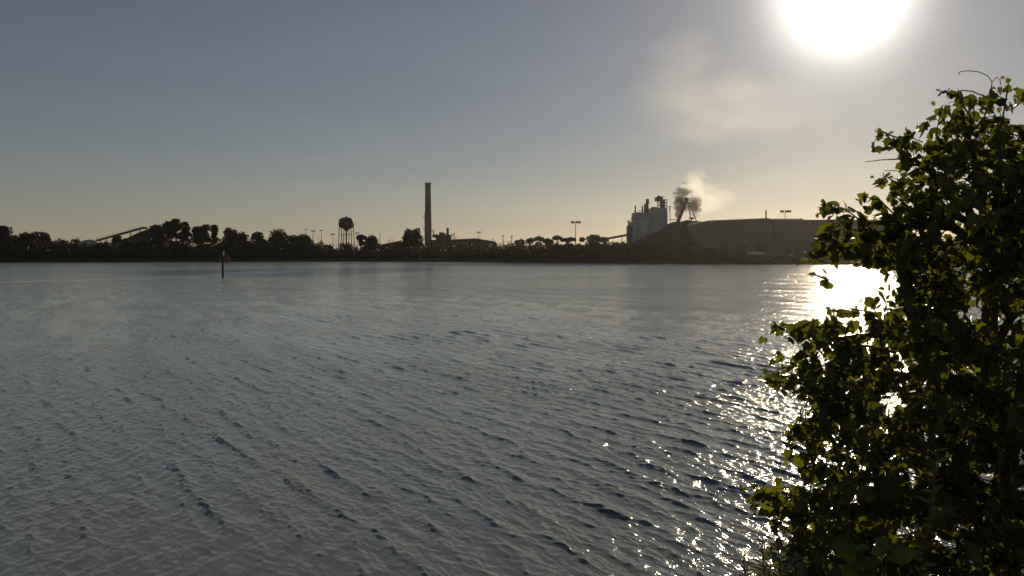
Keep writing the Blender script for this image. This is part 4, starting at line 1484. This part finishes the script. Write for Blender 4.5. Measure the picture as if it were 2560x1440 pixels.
def weeds():
    rs = np.random.default_rng(9)

    def stalk(name, label, cat, path, D, tmpl, mat, size, n, up=0.5, stem_r=0.005, group=None, spread=1.0, from_=0.0):
        pts = [np.array(at(x, y, D)) for x, y in path]
        gx, gy = pts[0][0] + rs.normal(0, .03), pts[0][1] + 0.1
        gz = float(bank_h(np.array(gx), np.array(gy)))
        root = thing(name, (gx, gy, gz), label, cat, group)
        line = [np.array((gx, gy, gz - 0.05))] + pts
        MB().tube(line, [stem_r * 1.4] + [stem_r * (1 - 0.6 * i / len(pts)) for i in range(len(pts))], 6).build('stem', M['twig'], root)
        seg = np.array([np.linalg.norm(line[i + 1] - line[i]) for i in range(len(line) - 1)])
        cum = np.concatenate([[0], np.cumsum(seg)])
        C, Dv, Nv, S = [], [], [], []
        for k in range(n):
            q = (from_ + (1 - from_) * (k + rs.uniform(0, 1)) / n) * cum[-1]
            i = min(len(seg) - 1, int(np.searchsorted(cum, q) - 1)); i = max(i, 0)
            p = line[i] + (line[i + 1] - line[i]) * (q - cum[i]) / seg[i]
            an = k * 2.4 + rs.uniform(-1.2, 1.2)
            out = np.array((math.cos(an), math.sin(an), 0))
            C.append(p); Dv.append(out * spread + np.array((0, 0, up)) + rs.normal(0, .15, 3))
            Nv.append(np.array((0, -0.55, 0.85)) + out * -0.2 + rs.normal(0, .2, 3))
            S.append(size * rs.uniform(.7, 1.2) * (1 - 0.35 * k / n))
        V, F = leaves_mesh(np.array(C), np.array(Dv), np.array(Nv), np.array(S), tmpl)
        np_mesh('foliage', V, F, M[mat], root)
        return root

    stalk('tall_weed', 'tall yellow-green weed stalk with narrow leaves standing before the dark shrub', 'weed',
          [(2300, 1440), (2318, 1330), (2330, 1230), (2345, 1120)], 4.2, LANCE, 'weed_leaf', 0.10, 38, 0.6, 0.005, from_=0.68)
    stalk('small_weed', 'small narrow-leaved weed sprig by the arching dry stem', 'weed',
          [(2330, 1040), (2310, 985), (2290, 945)], 4.6, LANCE, 'weed_leaf', 0.10, 16, 0.3, 0.004, from_=0.88)
    stalk('broadleaf_plant', 'low plant with big bright green leaves at the bottom under the shrub', 'plant',
          [(2130, 1450), (2140, 1400), (2150, 1360)], 3.9, BROAD, 'bright_leaf', 0.115, 11, 0.3, 0.005, from_=0.90)
    stalk('broadleaf_plant', 'single broad bright green leaf right of the big-leaved plant', 'plant',
          [(2210, 1440), (2222, 1370), (2226, 1350)], 3.9, BROAD, 'bright_leaf', 0.125, 4, 0.25, 0.005, from_=0.96)
    for i, (x, y, sz) in enumerate(((1858, 1395, .10), (1905, 1350, .11), (1945, 1365, .12), (1985, 1385, .11), (1925, 1420, .10))):
        lb = ['leftmost pale weed of the clump at the foot of the shrub, leaning over the water',
              'tallest pale weed of the clump at the foot of the shrub',
              'pale broad-tufted weed in the middle of the clump at the foot of the shrub',
              'rightmost pale weed of the clump, against the dark shrub',
              'lowest pale weed at the front of the clump, cut by the bottom edge'][i]
        stalk('pale_weed', lb, 'weed', [(x + 8, 1470), (x + 4, (1470 + y) / 2), (x, y)], 4.25 + 0.08 * i, LANCE, 'pale_leaf', sz * 0.7, 42, 0.7, 0.004,
              'pale weeds at the foot of the shrub', from_=0.86)
    # arching dry stem
    p = [at(2120, 1290, 4.7), at(2170, 1120, 4.6), at(2250, 1040, 4.5), at(2330, 985, 4.4), at(2380, 1000, 4.4), at(2400, 1050, 4.4), at(2398, 1110, 4.4)]
    g = Vector((p[0].x, p[0].y, float(bank_h(np.array(p[0].x), np.array(p[0].y)))))
    root = thing('dry_stem', g, 'thin dry stem arching over the dark lower part of the shrub', 'dry stem')
    mb = MB(); mb.tube([g - Vector((0, 0, .05))] + p, [.004, .004, .004, .0035, .003, .003, .0025, .002], 6)
    mb.build('stem', M['weed_leaf'], root)
    mb = MB()
    for i in range(34):
        q = p[3].lerp(p[4], rs.uniform(0, 1)) if i % 2 else p[4].lerp(p[5], rs.uniform(0, 1))
        mb.tube([q, q + Vector(rs.normal(0, .035, 3)) + Vector((0, 0, -.02))], .0013, 4, False)
    mb.build('seed_head', M['weed_leaf'], root)
    # leaves coming in from a vine beyond the right edge of the view
    root = thing('hanging_vine', at(2680, 220, 4.6), 'reddish vine tip with a few leaves hanging in at the right edge of the sky', 'vine')
    MB().tube([at(2680, 330, 4.7), at(2640, 250, 4.6), at(2580, 228, 4.6), at(2558, 222, 4.6)], [.006, .005, .004, .002], 6).build('stem', M['twig'], root)
    C = np.array([at(2560, 225, 4.6), at(2575, 232, 4.6), at(2600, 235, 4.6), at(2625, 245, 4.6)])
    V, F = leaves_mesh(C, np.array([(-.2, 0, -1.0), (-.1, .2, -1), (.3, .1, -.8), (-.3, .3, -.6)]), np.array([(-.2, -1, .3)] * 4) + rs.normal(0, .2, (4, 3)), np.array([.075, .08, .09, .08]), LOBED)
    np_mesh('foliage', V, F, M['vine_leaf'], root)
    # ground cover on the near bank
    n = 9000
    x = rs.uniform(1.3, 7.5, n); y = rs.uniform(2.6, 8.5, n)
    gz = bank_h(x, y)
    ok = (gz > 0.05) & (x > 1.25 + 0.12 * y)
    x, y, gz = x[ok], y[ok], gz[ok]
    n = len(x)
    C = np.stack([x, y, gz + rs.uniform(0.02, 0.55, n) * rs.uniform(0.3, 1, n)], -1)
    Dv = rs.normal(size=(n, 3)) + (0, 0, 0.5)
    Nv = rs.normal(size=(n, 3)) * 0.5 + (0, -0.2, 1)
    V, F = leaves_mesh(C, Dv, Nv, rs.uniform(.07, .16, n), LANCE)
    tag(np_mesh('ground_cover', V, F, M['ground_leaf'], origin=(3, 5, 1)), 'dark leafy ground cover over the near bank under the shrub', 'ground cover', kind='stuff')


weeds()


# ------------------------------------------------------------------ smoke of the mill
def volume_mat(name, c, dens, aniso, nscale, thr, gain, seed, soft=2.0):
    m, nt, out = mat_new(name)
    N, L = nt.nodes, nt.links

    def mth(op, a, b=None, clamp=False):
        n = N.new('ShaderNodeMath'); n.operation = op; n.use_clamp = clamp
        for i, v in enumerate((a, b)):
            if v is None: continue
            if isinstance(v, (int, float)): n.inputs[i].default_value = v
            else: L.new(v, n.inputs[i])
        return n.outputs[0]
    t = N.new('ShaderNodeTexCoord')
    ln = N.new('ShaderNodeVectorMath'); ln.operation = 'LENGTH'
    L.new(t.outputs['Object'], ln.inputs[0])
    mp = N.new('ShaderNodeMapping'); mp.inputs['Location'].default_value = (seed * 3.1, seed * 1.7, seed * 5.3)
    L.new(t.outputs['Object'], mp.inputs['Vector'])
    nz = N.new('ShaderNodeTexNoise'); nz.inputs['Scale'].default_value = nscale; nz.inputs['Detail'].default_value = 4
    nz.inputs['Roughness'].default_value = 0.6; nz.inputs['Distortion'].default_value = 0.4
    L.new(mp.outputs[0], nz.inputs['Vector'])
    base = mth('SUBTRACT', 1.0, ln.outputs['Value'])
    nn = mth('MULTIPLY', mth('SUBTRACT', nz.outputs['Fac'], 0.5), gain)
    e = mth('MULTIPLY', mth('SUBTRACT', mth('ADD', base, nn), thr), soft, True)
    e = mth('MULTIPLY', e, mth('MULTIPLY', base, 4.0, True))
    dn = mth('MULTIPLY', e, dens)
    v = N.new('ShaderNodeVolumePrincipled')
    v.inputs['Color'].default_value = (*c, 1)
    v.inputs['Anisotropy'].default_value = aniso
    L.new(dn, v.inputs['Density'])
    L.new(v.outputs[0], out.inputs['Volume'])
    return m


def ico(name, parent, loc, scale, mat):
    mb = MB()
    V, F = [], []
    nu, nv = 20, 12
    V.append((0, 0, -1))
    for j in range(1, nv):
        th = math.pi * j / nv
        for k in range(nu):
            V.append((math.sin(th) * math.cos(2 * math.pi * k / nu), math.sin(th) * math.sin(2 * math.pi * k / nu), -math.cos(th)))
    V.append((0, 0, 1))
    for k in range(nu): F.append((0, 1 + (k + 1) % nu, 1 + k))
    for j in range(nv - 2):
        for k in range(nu):
            a = 1 + j * nu + k; b = 1 + j * nu + (k + 1) % nu
            F.append((a, b, b + nu, a + nu))
    for k in range(nu): F.append((len(V) - 1, 1 + (nv - 2) * nu + k, 1 + (nv - 2) * nu + (k + 1) % nu))
    me = bpy.data.meshes.new(name); me.from_pydata(V, [], F); me.materials.append(mat)
    o = bpy.data.objects.new(name, me); col.objects.link(o)
    o.parent = parent
    o.location = Vector(loc) - Vector(parent.location)
    o.scale = scale
    return o


def smoke():
    D = 690
    s = D / FPX
    root = thing('smoke_plume', at(1710, 540, D), 'dark smoke curling into a pale lit plume behind the stacker boom', 'smoke', kind='stuff')
    seed = 1
    for px, py, rx, ry, dens, c, g, ns, thr, gain in (
            (1704, 507, 30, 30, 0.60, (0.42, 0.39, 0.38), 0.2, 2.4, 0.24, 2.0),
            (1736, 514, 26, 34, 0.50, (0.42, 0.39, 0.38), 0.2, 2.6, 0.26, 2.2),
            (1708, 480, 36, 18, 0.45, (0.45, 0.42, 0.40), 0.2, 2.4, 0.30, 2.4),
            (1696, 532, 13, 32, 0.6, (0.45, 0.42, 0.40), 0.2, 2.4, 0.30, 1.6),
            (1712, 458, 16, 9, 0.25, (0.5, 0.46, 0.44), 0.2, 2.0, 0.34, 1.6),
            (1738, 462, 52, 54, 0.024, (0.95, 0.93, 0.9), 0.7, 1.7, 0.30, 1.8),
            (1770, 500, 90, 56, 0.012, (0.95, 0.93, 0.9), 0.7, 1.9, 0.28, 1.5)):
        m = volume_mat('smoke', c, dens, g, ns, thr, gain, seed); seed += 1
        ico('smoke_puff', root, at(px, py, D + seed), (rx * s, 0.8 * (rx + ry) / 2 * s, ry * s), m)
    root = thing('steam_drift', at(1700, 300, D + 60), 'faint pale steam drifting up high over the mill towards the sun', 'steam', kind='stuff')
    s = (D + 60) / FPX
    for px, py, rx, ry, dens in ((1700, 125, 120, 95, 0.0018), (1730, 225, 190, 150, 0.0017), (1830, 265, 320, 130, 0.0013), (1760, 330, 170, 66, 0.0018)):
        m = volume_mat('steam', (0.95, 0.94, 0.92), dens, 0.7, 2.0, 0.25, 2.2, seed, 1.0); seed += 1
        ico('steam_puff', root, at(px, py, D + 60), (rx * s, (rx + ry) / 2 * s * .8, ry * s), m)


smoke()


# ------------------------------------------------------------------ evening haze over the bay
def haze(dens=0.00035):
    m, nt, out = mat_new('haze_air')
    v = nt.nodes.new('ShaderNodeVolumePrincipled')
    v.inputs['Color'].default_value = (0.96, 0.95, 0.93, 1)
    v.inputs['Density'].default_value = dens
    v.inputs['Anisotropy'].default_value = 0.8
    nt.links.new(v.outputs[0], out.inputs['Volume'])
    mb = MB(); mb.box(-1800, 1800, -1800, 1800, -2.6, 84)
    tag(mb.build('haze', m), 'thin evening haze lying over the bay', 'haze', kind='stuff')


if HAZE: haze(HAZE)
